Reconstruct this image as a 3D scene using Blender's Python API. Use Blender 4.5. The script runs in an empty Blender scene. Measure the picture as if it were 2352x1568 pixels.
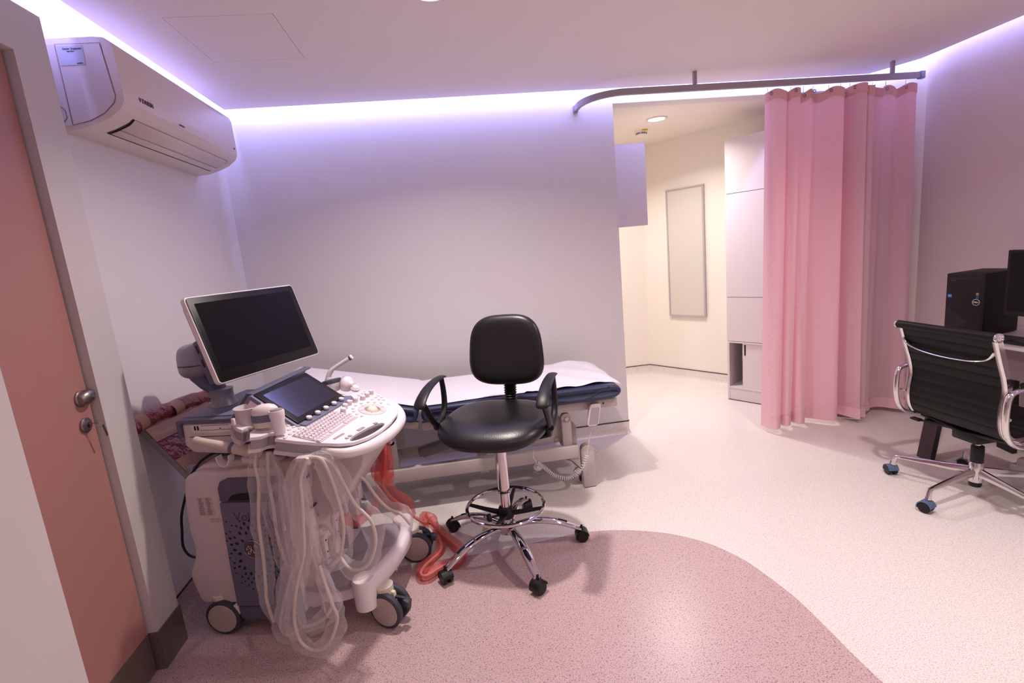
import bpy, bmesh, math, random
from mathutils import Vector, Matrix
from math import sin, cos, pi, radians as R
random.seed(7)
C = bpy.context.scene.collection
V = Vector

# ------------------------------------------------------------------ camera
YAW, PITCH, ROLL, CAMH = 0.113304, -0.177242, -0.091888, 1.42
def camera():
    cy, sy, cp, sp = cos(YAW), sin(YAW), cos(PITCH), sin(PITCH)
    f = V((sy*cp, cy*cp, sp)); r = V((cy, -sy, 0)); u = r.cross(f)
    r2 = r*cos(ROLL)+u*sin(ROLL); u2 = u*cos(ROLL)-r*sin(ROLL)
    m = Matrix((r2, u2, -f)).transposed().to_4x4(); m.translation = (0, 0, CAMH)
    cd = bpy.data.cameras.new('camera'); cd.sensor_width = 36; cd.lens = 1136.084/2352*36; cd.clip_start = .02
    o = bpy.data.objects.new('camera', cd); C.objects.link(o); o.matrix_world = m
    bpy.context.scene.camera = o
camera()
sc = bpy.context.scene
sc.view_settings.view_transform = 'Standard'; sc.view_settings.look = 'None'
sc.view_settings.gamma = 1; sc.view_settings.use_curve_mapping = False
sc.view_settings.exposure = 0.0
w = bpy.data.worlds.new('world'); sc.world = w; w.use_nodes = True
w.node_tree.nodes['Background'].inputs[0].default_value = (.8, .75, .8, 1)
w.node_tree.nodes['Background'].inputs[1].default_value = .02
sc.cycles.max_bounces = 8; sc.cycles.diffuse_bounces = 5; sc.cycles.transparent_max_bounces = 24
sc.cycles.sample_clamp_indirect = 6

ZC = 2.414      # dropped ceiling
YB = 3.44       # back wall
XL = -1.31      # left wall
XR = 3.27       # right wall
YF = -1.3       # wall behind the photographer
U = V((.5434, -.8395, 0)); NN = V((-.8395, -.5434, 0))     # run and normal of the angled wall

WARM = (1.0, .87, .83); LOBBY = (1.0, .93, .89); BLUE = (.40, .40, 1.0)
def lamp(loc, power, color, size=.09, aim=(0, 0, -1), spread=R(140)):
    l = bpy.data.lights.new('downlight_lamp', 'AREA'); l.shape = 'DISK'; l.size = size
    l.energy = power; l.color = color; l.spread = spread
    o = bpy.data.objects.new('downlight_lamp', l); C.objects.link(o); o.location = loc
    o.rotation_euler = V(aim).to_track_quat('-Z', 'Y').to_euler()
def strip(p0, p1, power, aim):
    p0 = V(p0); p1 = V(p1); d = p1-p0
    l = bpy.data.lights.new('cove_led', 'AREA'); l.shape = 'RECTANGLE'; l.size = d.length; l.size_y = .02
    l.energy = power*d.length; l.color = BLUE
    o = bpy.data.objects.new('cove_led', l); C.objects.link(o); o.location = (p0+p1)/2
    z = -V(aim).normalized(); x = d.normalized(); y = z.cross(x)
    o.rotation_euler = Matrix((x, y, z)).transposed().to_euler()
DOWN = [(.05, 2.08), (1.75, 1.35), (.05, .2), (1.9, -.3)]  # first one is visible; the other three are assumed, unseen, to light the room
for i, (x, y) in enumerate(DOWN):
    lamp((x, y, ZC-.012), (21, 18, 3.5, 14)[i], WARM)
lamp((1.743, 3.931, 2.343-.012), 15, LOBBY)
lamp((1.1, 4.55, 2.343-.012), 7, LOBBY)
LZ = 2.49
PB = 5.2
strip((-1.22, YB-.085, LZ), (2.98, YB-.085, LZ), PB, (0, 1, -.7))
strip((XL+.085, -1.2, LZ), (XL+.085, 3.35, LZ), PB, (-1, 0, -.7))
strip((XR-.085, -1.2, LZ), (XR-.085, 3.08, LZ), PB*.42, (1, 0, -.7))
_a = V((3.066, 3.44, LZ))+NN*.085; _b = V((3.27, 3.13, LZ))+NN*.085
strip(_a, _b, PB, (-NN.x, -NN.y, -.7))

# ------------------------------------------------------------------ materials
def srgb(h):
    if isinstance(h, str): h = [int(h[i:i+2], 16)/255 for i in (0, 2, 4)]
    return tuple((c/12.92 if c <= .04045 else ((c+.055)/1.055)**2.4) for c in h)+(1,)
def mat(name, col, rough=.5, metal=0, spec=.5, coat=0, emit=None, estr=1, bump=None, trans=0, sheen=0):
    m = bpy.data.materials.new(name); m.use_nodes = True
    n = m.node_tree.nodes; b = n['Principled BSDF']
    b.inputs['Base Color'].default_value = srgb(col); b.inputs['Roughness'].default_value = rough
    b.inputs['Metallic'].default_value = metal; b.inputs['Specular IOR Level'].default_value = spec
    b.inputs['Coat Weight'].default_value = coat; b.inputs['Transmission Weight'].default_value = trans
    b.inputs['Sheen Weight'].default_value = sheen
    if emit: b.inputs['Emission Color'].default_value = srgb(emit); b.inputs['Emission Strength'].default_value = estr
    if bump:
        sc_, st = bump; L = m.node_tree.links
        t = n.new('ShaderNodeTexCoord'); x = n.new('ShaderNodeTexNoise'); x.inputs['Scale'].default_value = sc_
        x.inputs['Detail'].default_value = 3
        bp = n.new('ShaderNodeBump'); bp.inputs['Strength'].default_value = st; bp.inputs['Distance'].default_value = .002
        L.new(t.outputs['Object'], x.inputs['Vector']); L.new(x.outputs[0], bp.inputs['Height']); L.new(bp.outputs[0], b.inputs['Normal'])
    return m
def speckle(name, base, dark, light, rough, scale, amt):
    m = mat(name, base, rough); nt = m.node_tree; n = nt.nodes; L = nt.links; b = n['Principled BSDF']
    t = n.new('ShaderNodeTexCoord')
    col = None
    prev = n.new('ShaderNodeRGB'); prev.outputs[0].default_value = srgb(base); prev = prev.outputs[0]
    for c, s, lo in ((dark, scale, amt), (light, scale*1.4, amt+.02), (dark, scale*.55, amt+.05)):
        x = n.new('ShaderNodeTexNoise'); x.inputs['Scale'].default_value = s; x.inputs['Detail'].default_value = 1.5
        mp = n.new('ShaderNodeMapping'); mp.inputs['Location'].default_value = (s*.37, s*.11, 0)
        L.new(t.outputs['Object'], mp.inputs[0]); L.new(mp.outputs[0], x.inputs['Vector'])
        r = n.new('ShaderNodeMapRange'); r.inputs[1].default_value = lo; r.inputs[2].default_value = lo+.04
        L.new(x.outputs[0], r.inputs[0])
        mx = n.new('ShaderNodeMix'); mx.data_type = 'RGBA'
        L.new(r.outputs[0], mx.inputs[0]); L.new(prev, mx.inputs[6]); mx.inputs[7].default_value = srgb(c); prev = mx.outputs[2]
    L.new(prev, b.inputs['Base Color'])
    return m
def film(name, col, alpha, rough=.15, tint=.25, edge=.3):
    m = bpy.data.materials.new(name); m.use_nodes = True; nt = m.node_tree; n = nt.nodes; L = nt.links
    b = n['Principled BSDF']; b.inputs['Base Color'].default_value = srgb(col); b.inputs['Roughness'].default_value = rough
    b.inputs['Specular IOR Level'].default_value = .8
    t = n.new('ShaderNodeTexCoord'); x = n.new('ShaderNodeTexNoise'); x.inputs['Scale'].default_value = 42; x.inputs['Detail'].default_value = 2
    bp = n.new('ShaderNodeBump'); bp.inputs['Strength'].default_value = 1; bp.inputs['Distance'].default_value = .010
    L.new(t.outputs['Object'], x.inputs['Vector']); L.new(x.outputs[0], bp.inputs['Height']); L.new(bp.outputs[0], b.inputs['Normal'])
    tr = n.new('ShaderNodeBsdfTransparent'); tr.inputs[0].default_value = tuple(1-(1-c)*tint for c in srgb(col)[:3])+(1,)
    mx = n.new('ShaderNodeMixShader')
    lw = n.new('ShaderNodeLayerWeight'); lw.inputs[0].default_value = .35
    ma = n.new('ShaderNodeMath'); ma.operation = 'MULTIPLY_ADD'; ma.inputs[1].default_value = edge; ma.inputs[2].default_value = alpha; ma.use_clamp = True
    L.new(lw.outputs['Facing'], ma.inputs[0]); L.new(ma.outputs[0], mx.inputs[0])
    L.new(tr.outputs[0], mx.inputs[1]); L.new(b.outputs[0], mx.inputs[2]); L.new(mx.outputs[0], n['Material Output'].inputs[0])
    return m
M = {}
M['wall'] = mat('wall_paint', 'dedada', .55, bump=(60, .05))
M['wall_pink'] = mat('warm_wall_paint', 'dacdcb', .6)
M['ceil'] = mat('ceiling_paint', 'ece4e4', .7)
M['lobby'] = mat('lobby_paint', 'efe7dd', .6)
M['white'] = mat('white_laminate', 'e2d9d9', .45)
M['pier'] = mat('grey_white_paint', 'ccc6c4', .6)
M['door'] = mat('pink_door_laminate', 'ad7c76', .42)
M['steel'] = mat('brushed_kick_steel', '82766f', .5, .6)
M['satin'] = mat('satin_nickel', '9a9290', .3, 1)
M['floorw'] = speckle('cream_vinyl_floor', 'e6dfda', 'c6bab5', 'f1ebe7', .3, 300, .56)
M['floorp'] = speckle('pink_vinyl_floor', 'c4a9a9', '8c6f72', 'd6bcbb', .3, 260, .57)
M['black'] = mat('black_line', '1a1520', .5)
M['blackpl'] = mat('black_plastic', '161418', .42, spec=.35)
M['leather'] = mat('black_vinyl_leather', '121013', .36, spec=.55, bump=(180, .25))
M['leather2'] = mat('black_ribbed_leather', '0c090b', .5, spec=.25)
M['chrome'] = mat('chrome', 'd8d4d6', .06, 1)
M['alu'] = mat('polished_aluminium', 'dcd8d8', .12, 1)
M['rail'] = mat('satin_aluminium_rail', 'a79ca3', .5, .2)
M['navy'] = mat('navy_vinyl', '2b3354', .42, bump=(200, .15))
M['navy_seam'] = mat('navy_seam', '171c36', .6)
M['paper'] = mat('white_paper_sheet', 'f0ecf2', .75, bump=(9, .4))
M['beige'] = mat('beige_powder_coat', 'c2b8b5', .45)
M['acw'] = mat('air_conditioner_plastic', 'dccfcb', .4)
M['acs'] = mat('air_conditioner_side', 'd9cfd4', .4)
M['gap'] = mat('dark_gap', '1b1620', .7)
M['mach'] = mat('machine_white_plastic', 'd6cacb', .4)
M['machw'] = mat('machine_bright_white', 'e6dde0', .35)
M['mgrey'] = mat('machine_grey_plastic', '9f979c', .42)
M['slate'] = mat('slate_blue_plastic', '6e6f85', .5)
M['slate2'] = mat('slate_dark_plastic', '5c5d72', .5)
M['silver'] = mat('silver_plastic', '96919a', .35, .2)
M['screen'] = mat('dark_screen_glass', '0c090e', .28, spec=.18)
M['bezel'] = mat('black_bezel', '121014', .38, spec=.25)
M['cream'] = mat('cream_plastic', 'd9cfc0', .4)
M['cable'] = mat('cream_cable', 'd8cbc0', .45)
M['film'] = film('clear_plastic_sleeve', 'f8f4f6', .08, .12, .25, .36)
M['redfilm'] = film('red_plastic_film', 'ee7a72', .13, .12, .34, .30)
M['redwrap'] = film('red_bubble_wrap', '8c3a42', .85, .22, .5)
M['tape'] = mat('masking_tape', 'b58f7d', .6)
M['rubber'] = mat('grey_rubber', '3b3b46', .55)
M['hub'] = mat('caster_disc', 'b5a6a0', .45)
M['lightglow'] = mat('lamp_diffuser', 'ffffff', .5, emit='ffffff', estr=6)
M['label'] = mat('label_paper', 'c9bebd', .6)
M['ink'] = mat('printed_ink', '4a4450', .6)
M['yellow'] = mat('yellow_sticker', 'e2b52c', .6)
M['mirror'] = mat('cream_panel_glass', 'd2ccc2', .35, spec=.3)
M['frame'] = mat('grey_frame', 'b4abad', .4)
M['bluest'] = mat('blue_sticker', '2a6fd0', .4)
M['bluehood'] = mat('blue_plastic_film', '5a6b8c', .25)
M['touch'] = mat('touch_glass', '1b1a26', .08, spec=.9)
M['keys'] = mat('white_keys', 'dcd2d6', .4)
M['ball'] = mat('trackball', 'efe6c8', .2)

# ------------------------------------------------------------------ mesh helpers
class MB:
    def __init__(s): s.b = bmesh.new(); s.mi = 0
    def _add(s, vs, fs, sm=True):
        v = [s.b.verts.new(p) for p in vs]
        for f in fs:
            try: fc = s.b.faces.new([v[i] for i in f]); fc.material_index = s.mi; fc.smooth = sm
            except ValueError: pass
        return v
    def box(s, c, d, rot=None, bev=0, seg=2, taper=1):
        c = V(c); hx, hy, hz = d[0]/2, d[1]/2, d[2]/2
        P = [V((x*hx*(taper if z > 0 else 1), y*hy*(taper if z > 0 else 1), z*hz)) for z in (-1, 1) for x, y in ((-1, -1), (1, -1), (1, 1), (-1, 1))]
        if rot is not None: P = [rot @ p for p in P]
        t = bmesh.new(); v = [t.verts.new(c+p) for p in P]
        for f in ((3, 2, 1, 0), (4, 5, 6, 7), (0, 1, 5, 4), (1, 2, 6, 5), (2, 3, 7, 6), (3, 0, 4, 7)): t.faces.new([v[i] for i in f])
        if bev: bmesh.ops.bevel(t, geom=t.edges[:], offset=min(bev, min(d)*.49), segments=seg, profile=.5, affect='EDGES')
        s.merge(t); return s
    def merge(s, t):
        t.verts.ensure_lookup_table(); mp = {}
        for v in t.verts: mp[v] = s.b.verts.new(v.co)
        for f in t.faces:
            try: g = s.b.faces.new([mp[v] for v in f.verts]); g.material_index = s.mi; g.smooth = True
            except ValueError: pass
        t.free(); return s
    def loft(s, rings, cap=True, closed=False, sm=True):
        n = len(rings[0]); vs = [p for r in rings for p in r]; fs = []
        m = len(rings)
        for i in range(m if closed else m-1):
            for j in range(n):
                a = i*n+j; b_ = i*n+(j+1) % n; c = ((i+1) % m)*n+(j+1) % n; d = ((i+1) % m)*n+j
                fs.append((a, b_, c, d))
        if cap and not closed: fs.append(tuple(range(n))[::-1]); fs.append(tuple((m-1)*n+j for j in range(n)))
        s._add(vs, fs, sm); return s
    def cyl(s, p0, p1, r0, r1=None, n=20, bev=0):
        r1 = r0 if r1 is None else r1; p0 = V(p0); p1 = V(p1); d = (p1-p0).normalized()
        x = d.orthogonal().normalized(); y = d.cross(x)
        def ring(p, r): return [p+x*r*cos(2*pi*i/n)+y*r*sin(2*pi*i/n) for i in range(n)]
        if bev: rs = [ring(p0, r0-bev), ring(p0+d*bev, r0), ring(p1-d*bev, r1), ring(p1, r1-bev)]
        else: rs = [ring(p0, r0), ring(p1, r1)]
        return s.loft(rs)
    def tube(s, pts, r, n=10, closed=False, sx=1, sy=1, up=None, cap=True):
        pts = [V(p) for p in pts]; m = len(pts); rs = []; prev = None
        for i, p in enumerate(pts):
            a = pts[(i-1) % m] if (closed or i > 0) else p; c = pts[(i+1) % m] if (closed or i < m-1) else p
            d = (c-a).normalized()
            if up is not None: x = d.cross(V(up)).normalized()
            elif prev is None: x = d.orthogonal().normalized()
            else:
                x = prev-d*prev.dot(d); x.normalize()
            prev = x; y = d.cross(x); rr = r[i] if isinstance(r, (list, tuple)) else r
            rs.append([p+x*rr*sx*cos(2*pi*k/n)+y*rr*sy*sin(2*pi*k/n) for k in range(n)])
        return s.loft(rs, closed=closed, cap=cap)
    def lathe(s, prof, o=(0, 0, 0), ax=(0, 0, 1), n=28, cap=True):
        o = V(o); ax = V(ax).normalized(); x = ax.orthogonal().normalized(); y = ax.cross(x)
        return s.loft([[o+ax*h+(x*cos(2*pi*i/n)+y*sin(2*pi*i/n))*max(r, 1e-4) for i in range(n)] for r, h in prof], cap=cap)
    def prism(s, poly, f0, f1, bev=0, seg=2):
        """poly: 2-D points; f0/f1 map (a,b) to a 3-D point on either face"""
        t = bmesh.new(); n = len(poly)
        a = [t.verts.new(f0(*q)) for q in poly]; b = [t.verts.new(f1(*q)) for q in poly]
        t.faces.new(a[::-1]); t.faces.new(b)
        for i in range(n): t.faces.new((a[i], a[(i+1) % n], b[(i+1) % n], b[i]))
        bmesh.ops.recalc_face_normals(t, faces=t.faces[:])
        if bev: bmesh.ops.bevel(t, geom=t.edges[:], offset=bev, segments=seg, profile=.5, affect='EDGES')
        return s.merge(t)
    def grid(s, fn, nu, nv, closed_u=False):
        vs = [fn(i/(nu if closed_u else nu-1), j/(nv-1)) for j in range(nv) for i in range(nu)]; fs = []
        for j in range(nv-1):
            for i in range(nu if closed_u else nu-1):
                fs.append((j*nu+i, j*nu+(i+1) % nu, (j+1)*nu+(i+1) % nu, (j+1)*nu+i))
        s._add(vs, fs); return s
    def obj(s, name, m, parent=None, ang=35, loc=None, rot=None, kind=None):
        bmesh.ops.recalc_face_normals(s.b, faces=s.b.faces[:])
        me = bpy.data.meshes.new(name); s.b.to_mesh(me); s.b.free()
        for q in (m if isinstance(m, (list, tuple)) else [m]): me.materials.append(q)
        me.set_sharp_from_angle(angle=R(ang))
        o = bpy.data.objects.new(name, me); C.objects.link(o)
        if parent is not None: o.parent = parent
        if loc is not None: o.location = loc
        if rot is not None: o.rotation_euler = rot
        if kind: o['kind'] = kind
        return o
def thing(name, label, cat, loc=(0, 0, 0), rz=0, group=None):
    o = bpy.data.objects.new(name, None); C.objects.link(o); o.empty_display_size = .1
    o.location = loc; o.rotation_euler = (0, 0, rz); o['label'] = label; o['category'] = cat
    if group: o['group'] = group
    return o
def tag(o, label, cat, group=None):
    o['label'] = label; o['category'] = cat
    if group: o['group'] = group
    return o
def lab(o, label): o['label'] = label; return o
def struct(name, mb, m, parent=None, **k):
    o = mb.obj(name, m, parent, **k)
    if parent is None: o['kind'] = 'structure'
    return o
def arc(c, r, a0, a1, n): return [(c[0]+r*cos(a0+(a1-a0)*i/n), c[1]+r*sin(a0+(a1-a0)*i/n)) for i in range(n+1)]
def rrect(w, h, r, n=5, c=(0, 0)):
    P = []
    for sx, sy, a in ((1, 1, 0), (-1, 1, pi/2), (-1, -1, pi), (1, -1, 1.5*pi)):
        P += arc((c[0]+sx*(w/2-r), c[1]+sy*(h/2-r)), r, a, a+pi/2, n)
    return P
def smooth(pts, k=6, closed=False):
    """Catmull-Rom through the points"""
    P = [V(p) for p in pts]; n = len(P); out = []
    for i in range(n if closed else n-1):
        if closed: p0, p1, p2, p3 = P[i-1], P[i], P[(i+1) % n], P[(i+2) % n]
        else: p0, p1, p2, p3 = P[max(i-1, 0)], P[i], P[i+1], P[min(i+2, n-1)]
        for j in range(k):
            t = j/k
            out.append(.5*((2*p1)+(p2-p0)*t+(2*p0-5*p1+4*p2-p3)*t*t+(3*p1-p0-3*p2+p3)*t**3))
    if not closed: out.append(P[-1])
    return out
def text(name, body, size, m, parent, loc, rot, depth=.0006, sx=1, bold=0):
    c = bpy.data.curves.new(name, 'FONT'); c.body = body; c.size = size; c.align_x = 'CENTER'; c.align_y = 'CENTER'; c.extrude = depth; c.offset = bold
    c.resolution_u = 3
    t = bpy.data.objects.new(name, c); C.objects.link(t); bpy.context.view_layer.update()
    me = bpy.data.meshes.new_from_object(t.evaluated_get(bpy.context.evaluated_depsgraph_get()))
    bpy.data.objects.remove(t); me.materials.clear(); me.materials.append(m)
    o = bpy.data.objects.new(name, me); C.objects.link(o); o.parent = parent; o.location = loc; o.rotation_euler = rot; o.scale = (sx, 1, 1)
    return o
def bezier(ctrl, k=8): return smooth(ctrl, k)

# ------------------------------------------------------------------ the room
def bx(x0, x1, y0, y1, z0, z1, bev=0): return MB().box(((x0+x1)/2, (y0+y1)/2, (z0+z1)/2), (x1-x0, y1-y0, z1-z0), bev=bev)
ZT = 2.62
# floor: pink field in front, cream elsewhere
curve = [(-.42, 2.203), (-.2, 2.2), (.037, 2.203), (.323, 2.225), (.528, 2.243), (.722, 2.209), (.914, 2.126), (1.054, 2.007),
         (1.139, 1.862), (1.174, 1.729), (1.197, 1.575), (1.198, 1.414), (1.195, 1.295), (1.197, 1.185)]
cs = [(p.x, p.y) for p in smooth([(x, y, 0) for x, y in curve[2:]], 6)]
fb = MB(); 
pk = [(XL-.3, YF), (XL-.3, 2.203)]+cs+[(1.2, YF)]
cr = [(XL-.3, 2.203)]+cs+[(1.2, YF), (XR+.6, YF), (XR+.6, 5.3), (XL-.3, 5.3)]
fb._add([(x, y, 0) for x, y in pk], [tuple(range(len(pk)))], False)
fb.mi = 1; fb._add([(x, y, 0) for x, y in cr], [tuple(range(len(cr)))], False)
bmesh.ops.triangulate(fb.b, faces=fb.b.faces[:])
bmesh.ops.recalc_face_normals(fb.b, faces=fb.b.faces[:])
fo = fb.obj('floor', [M['floorp'], M['floorw']]); fo['kind'] = 'structure'

wb = MB()
wb.box(((XL-.1+1.2186)/2, YB+.06, ZT/2), (1.2186-XL+.1, .12, ZT))
wb.box(((1.2186+3.07)/2, YB+.06, (2.343+ZT)/2), (3.07-1.2186, .12, ZT-2.343))
struct('wall_back', wb, M['wall'])
struct('wall_left', bx(XL-.1, XL, YF, YB, 0, ZT), M['wall'])
struct('wall_right', bx(XR, XR+.1, YF, 3.13, 0, ZT), M['wall_pink'])
struct('wall_front', bx(XL-.1, XR+.1, YF-.1, YF, 0, ZT), M['wall'])
a0 = V((2.045, 5.008, 0)); a1 = V((3.27, 3.13, 0))
am = MB(); q = [a0, a1, a1-NN*.12, a0-NN*.12]
am.loft([[p+V((0, 0, z)) for p in q] for z in (0, ZT)], sm=False)
struct('wall_angled', am, M['lobby'])
struct('wall_lobby_back', bx(.5, 2.2, 5.008, 5.12, 0, ZT), M['lobby'])
struct('wall_lobby_left', bx(.4, .5, YB+.12, 5.12, 0, ZT), M['lobby'])
struct('ceiling_lobby', MB().prism([(.5, YB+.12), (3.04, YB+.12), (2.02, 5.05), (.5, 5.05)], lambda a, b: (a, b, 2.343), lambda a, b: (a, b, 2.40)), M['lobby'])
# dropped ceiling slab, open joint round the access hatch
hx0, hx1, hy0, hy1 = -.968, -.565, 2.212, 2.644
cl = MB()
cl.prism([(XL+.09, YF+.02), (hx0-.002, YF+.02), (hx0-.002, 3.35), (XL+.09, 3.35)], lambda a, b: (a, b, ZC), lambda a, b: (a, b, ZC+.03))
cl.prism([(hx0-.002, YF+.02), (hx1+.002, YF+.02), (hx1+.002, hy0-.002), (hx0-.002, hy0-.002)], lambda a, b: (a, b, ZC), lambda a, b: (a, b, ZC+.03))
cl.prism([(hx0-.002, hy1+.002), (hx1+.002, hy1+.002), (hx1+.002, 3.35), (hx0-.002, 3.35)], lambda a, b: (a, b, ZC), lambda a, b: (a, b, ZC+.03))
cl.prism([(hx1+.002, YF+.02), (XR-.09, YF+.02), (3.186, 3.10), (3.045, 3.355), (hx1+.002, 3.35)], lambda a, b: (a, b, ZC), lambda a, b: (a, b, ZC+.03))
ceil = struct('ceiling', cl, M['ceil'])
struct('ceiling_upper', bx(XL-.1, XR+.1, YF, YB, ZT, ZT+.05), M['ceil'])
hatch = thing('ceiling_hatch', 'flush square access hatch in the ceiling near the air conditioner', 'hatch', ((hx0+hx1)/2, (hy0+hy1)/2, ZC))
MB().box((0, 0, .012), (hx1-hx0, hy1-hy0, .024)).obj('hatch_panel', M['ceil'], hatch)
MB().box((0, 0, .0262), (hx1-hx0+.012, hy1-hy0+.012, .003)).obj('hatch_seal', M['gap'], hatch)

# door surround and pier at the left
dm = MB()
XP = -1.2186
dm.box(((XL+XP)/2, (1.793+1.939)/2, 1.153), (XP-XL, .146, 2.306))
dm.box(((XL+XP)/2, (.9+1.793)/2, (2.155+2.306)/2), (XP-XL, .893, .151))
struct('trim_1', dm, M['pier'])
struct('trim_2', bx(XL-.1, -.95, YF, 1.143, 0, 2.306), M['pier'])
k = MB(); k.box(((XP+XL)/2+.003, (1.793+1.939)/2+.0, .078), (XP-XL+.006, .152, .156)); struct('baseboard_pier', k, M['steel'])
door = MB().box((XL+.025, (1.10+1.785)/2, (.006+2.15)/2), (.045, .685, 2.144)).obj('door_1', M['door']); door['kind'] = 'structure'; door.location.x = .015
struct('door_1_gap_shade', bx(XL, XL+.012, 1.775, 1.7929, .0, 2.154), M['gap'], door)  # dark strip coloured as the shade between door and jamb
MB().box((XL+.0486, (1.10+1.782)/2, .082), (.003, .682, .15)).obj('kick_plate', M['steel'], door)
kn = MB(); kn.lathe([(.027, 0), (.027, .006), (.021, .010), (.009, .012), (.009, .022)], (XL+.0475, 1.749, 1.075), (1, 0, 0))
ko = kn.obj('door_knob', M['satin'], door)
kb = MB(); kb.lathe([(.004, -.031), (.015, -.028), (.022, -.017), (.025, 0), (.022, .017), (.015, .028), (.004, .031)], (XL+.077, 1.757, 1.077), (.1, 1, .15))
for v in kb.b.verts: v.co.x = XL+.077+(v.co.x-XL-.0955)*.85
kb.obj('knob_grip', M['satin'], ko)
es = MB(); es.lathe([(.025, 0), (.025, .007), (.019, .011), (.002, .011)], (XL+.0475, 1.741, .987), (1, 0, 0)); eo = es.obj('lock_escutcheon', M['satin'], door)
MB().box((XL+.0598, 1.743, .985), (.001, .004, .018)).obj('keyhole', M['gap'], eo)
keyr = MB(); keyr.cyl((XL+.059, 1.741, .990), (XL+.085, 1.745, .989), .0018, n=8)
keyr.tube([(XL+.085+.010*cos(a), 1.752+.006*cos(a), .985+.012*sin(a)) for a in [2*pi*i/16 for i in range(16)]], .0011, n=6, closed=True)
keyr.box((XL+.092, 1.760, .957), (.002, .007, .042), Matrix.Rotation(R(12), 3, 'X'))
ko_ = keyr.obj('key_ring', M['satin']); ko_.location.x = .015; tag(ko_, 'small steel keys hanging from the door lock', 'keys')

# skirting: coved vinyl with a black capping line
def skirt(name, pts, inward, m):
    b = MB()
    for (p, q, nrm) in pts:
        p = V(p); q = V(q); nrm = V(nrm)
        prof = [(0, 0), (.022, 0), (.010, .012), (.004, .03), (.003, .095), (0, .095)]
        b.loft([[pp+nrm*d+V((0, 0, z)) for d, z in prof] for pp in (p, q)], sm=False)
    o = struct(name, b, m)
    c = MB()
    for (p, q, nrm) in pts:
        p = V(p); q = V(q); nrm = V(nrm)
        c.loft([[pp+nrm*d+V((0, 0, z)) for d, z in ((0, .095), (.006, .095), (.006, .101), (0, .101))] for pp in (p, q)], sm=False)
    c.obj('capping_strip', M['black'], o)
skirt('baseboard_back', [((XL, YB, 0), (1.2186, YB, 0), (0, -1, 0)), ((1.2186, YB, 0), (1.2186, YB+.12, 0), (1, 0, 0))], None, M['floorw'])
skirt('baseboard_left', [((XL, 1.939, 0), (XL, YB, 0), (1, 0, 0))], None, M['floorp'])
skirt('baseboard_lobby', [((.5, 5.008, 0), (2.045, 5.008, 0), (0, -1, 0)), (a0, V((2.26, 4.68, 0))+V((.28, -.4325, 0)), NN)], None, M['floorw'])
skirt('baseboard_right', [((XR, YF, 0), (XR, 3.13, 0), (-1, 0, 0))], None, M['floorw'])

# downlights
def downlight(x, y, z, label, grp='recessed ceiling downlights'):
    t = thing('ceiling_downlight', label, 'ceiling light', (x, y, z), 0, grp)
    MB().lathe([(.082, 0), (.085, -.004), (.066, -.006), (.062, -.001), (.062, .0)], n=40, cap=False).obj('trim_ring', M['white'], t)
    MB().lathe([(.0, -.0015), (.062, -.0015)], n=32, cap=False).obj('diffuser', M['lightglow'], t)
for i, (x, y) in enumerate(DOWN):
    downlight(x, y, ZC, ('round recessed ceiling downlight at the top edge above the chair' if i == 0 else 'assumed ceiling downlight unseen out of frame, there to light the room, %s' % ('right of centre', 'left row', 'far right')[i-1]))
downlight(1.743, 3.931, 2.343, 'round lit downlight in the lobby ceiling beside smoke detector')
downlight(1.1, 4.55, 2.343, 'lobby downlight hidden behind the partition wall')
sd = thing('smoke_detector', 'white smoke detector with yellow sticker on the lobby ceiling', 'smoke detector', (1.765, 4.30, 2.343))
MB().lathe([(.055, 0), (.055, -.012), (.047, -.016), (.045, -.034), (.036, -.044), (.012, -.048), (0, -.048)], n=32).obj('detector_body', M['lobby'], sd)
sl = MB()
for zz in (-.022, -.030):
    for a in range(6):
        p = [(.0462*cos(t), .0462*sin(t), zz) for t in [a*pi/3+.08+j*.88/6 for j in range(7)]]
        sl.tube(p, .0022, n=5)
sl.obj('detector_slots', M['gap'], sd)
MB().box((.01, -.056, -.006), (.05, .004, .011)).obj('detector_sticker', M['yellow'], sd)

# lobby: mirror-like panel, tall cabinet, high cupboard
def ang(t, d, z): return V((2.045, 5.008, 0))+U*t+NN*d+V((0, 0, z))
mp = thing('wall_panel', 'tall narrow framed glass panel on the lobby wall', 'panel', ang(.45, .012, 1.26), 0)
mb = MB()
def ab(mb, t0, t1, d0, d1, z0, z1, o=V((0, 0, 0))):
    mb.loft([[ang(t, d, z)-o for t, d in ((t0, d0), (t1, d0), (t1, d1), (t0, d1))] for z in (z0, z1)], sm=False)
o_ = V(mp.location)
ab(mb, .285, .655, .002, .018, .655, 1.867, o_); mb.obj('panel_glass', M['mirror'], mp)
for nm, t0, t1, z0, z1 in (('frame_edge', .275, .289, .645, 1.877), ('frame_edge', .651, .667, .645, 1.877), ('frame_edge', .289, .651, 1.863, 1.877), ('frame_edge', .289, .651, .645, .658)):
    f = MB(); ab(f, t0, t1, 0, .024, z0, z1, o_); f.obj(nm, M['frame'], mp)

cb = thing('tall_cabinet', 'tall white cabinet with sliding base door left of the curtain', 'cabinet', ang(1.333, .2, 0), 0)
o_ = V(cb.location); T0 = 1.07; T1 = 2.06; DF = .41
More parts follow.
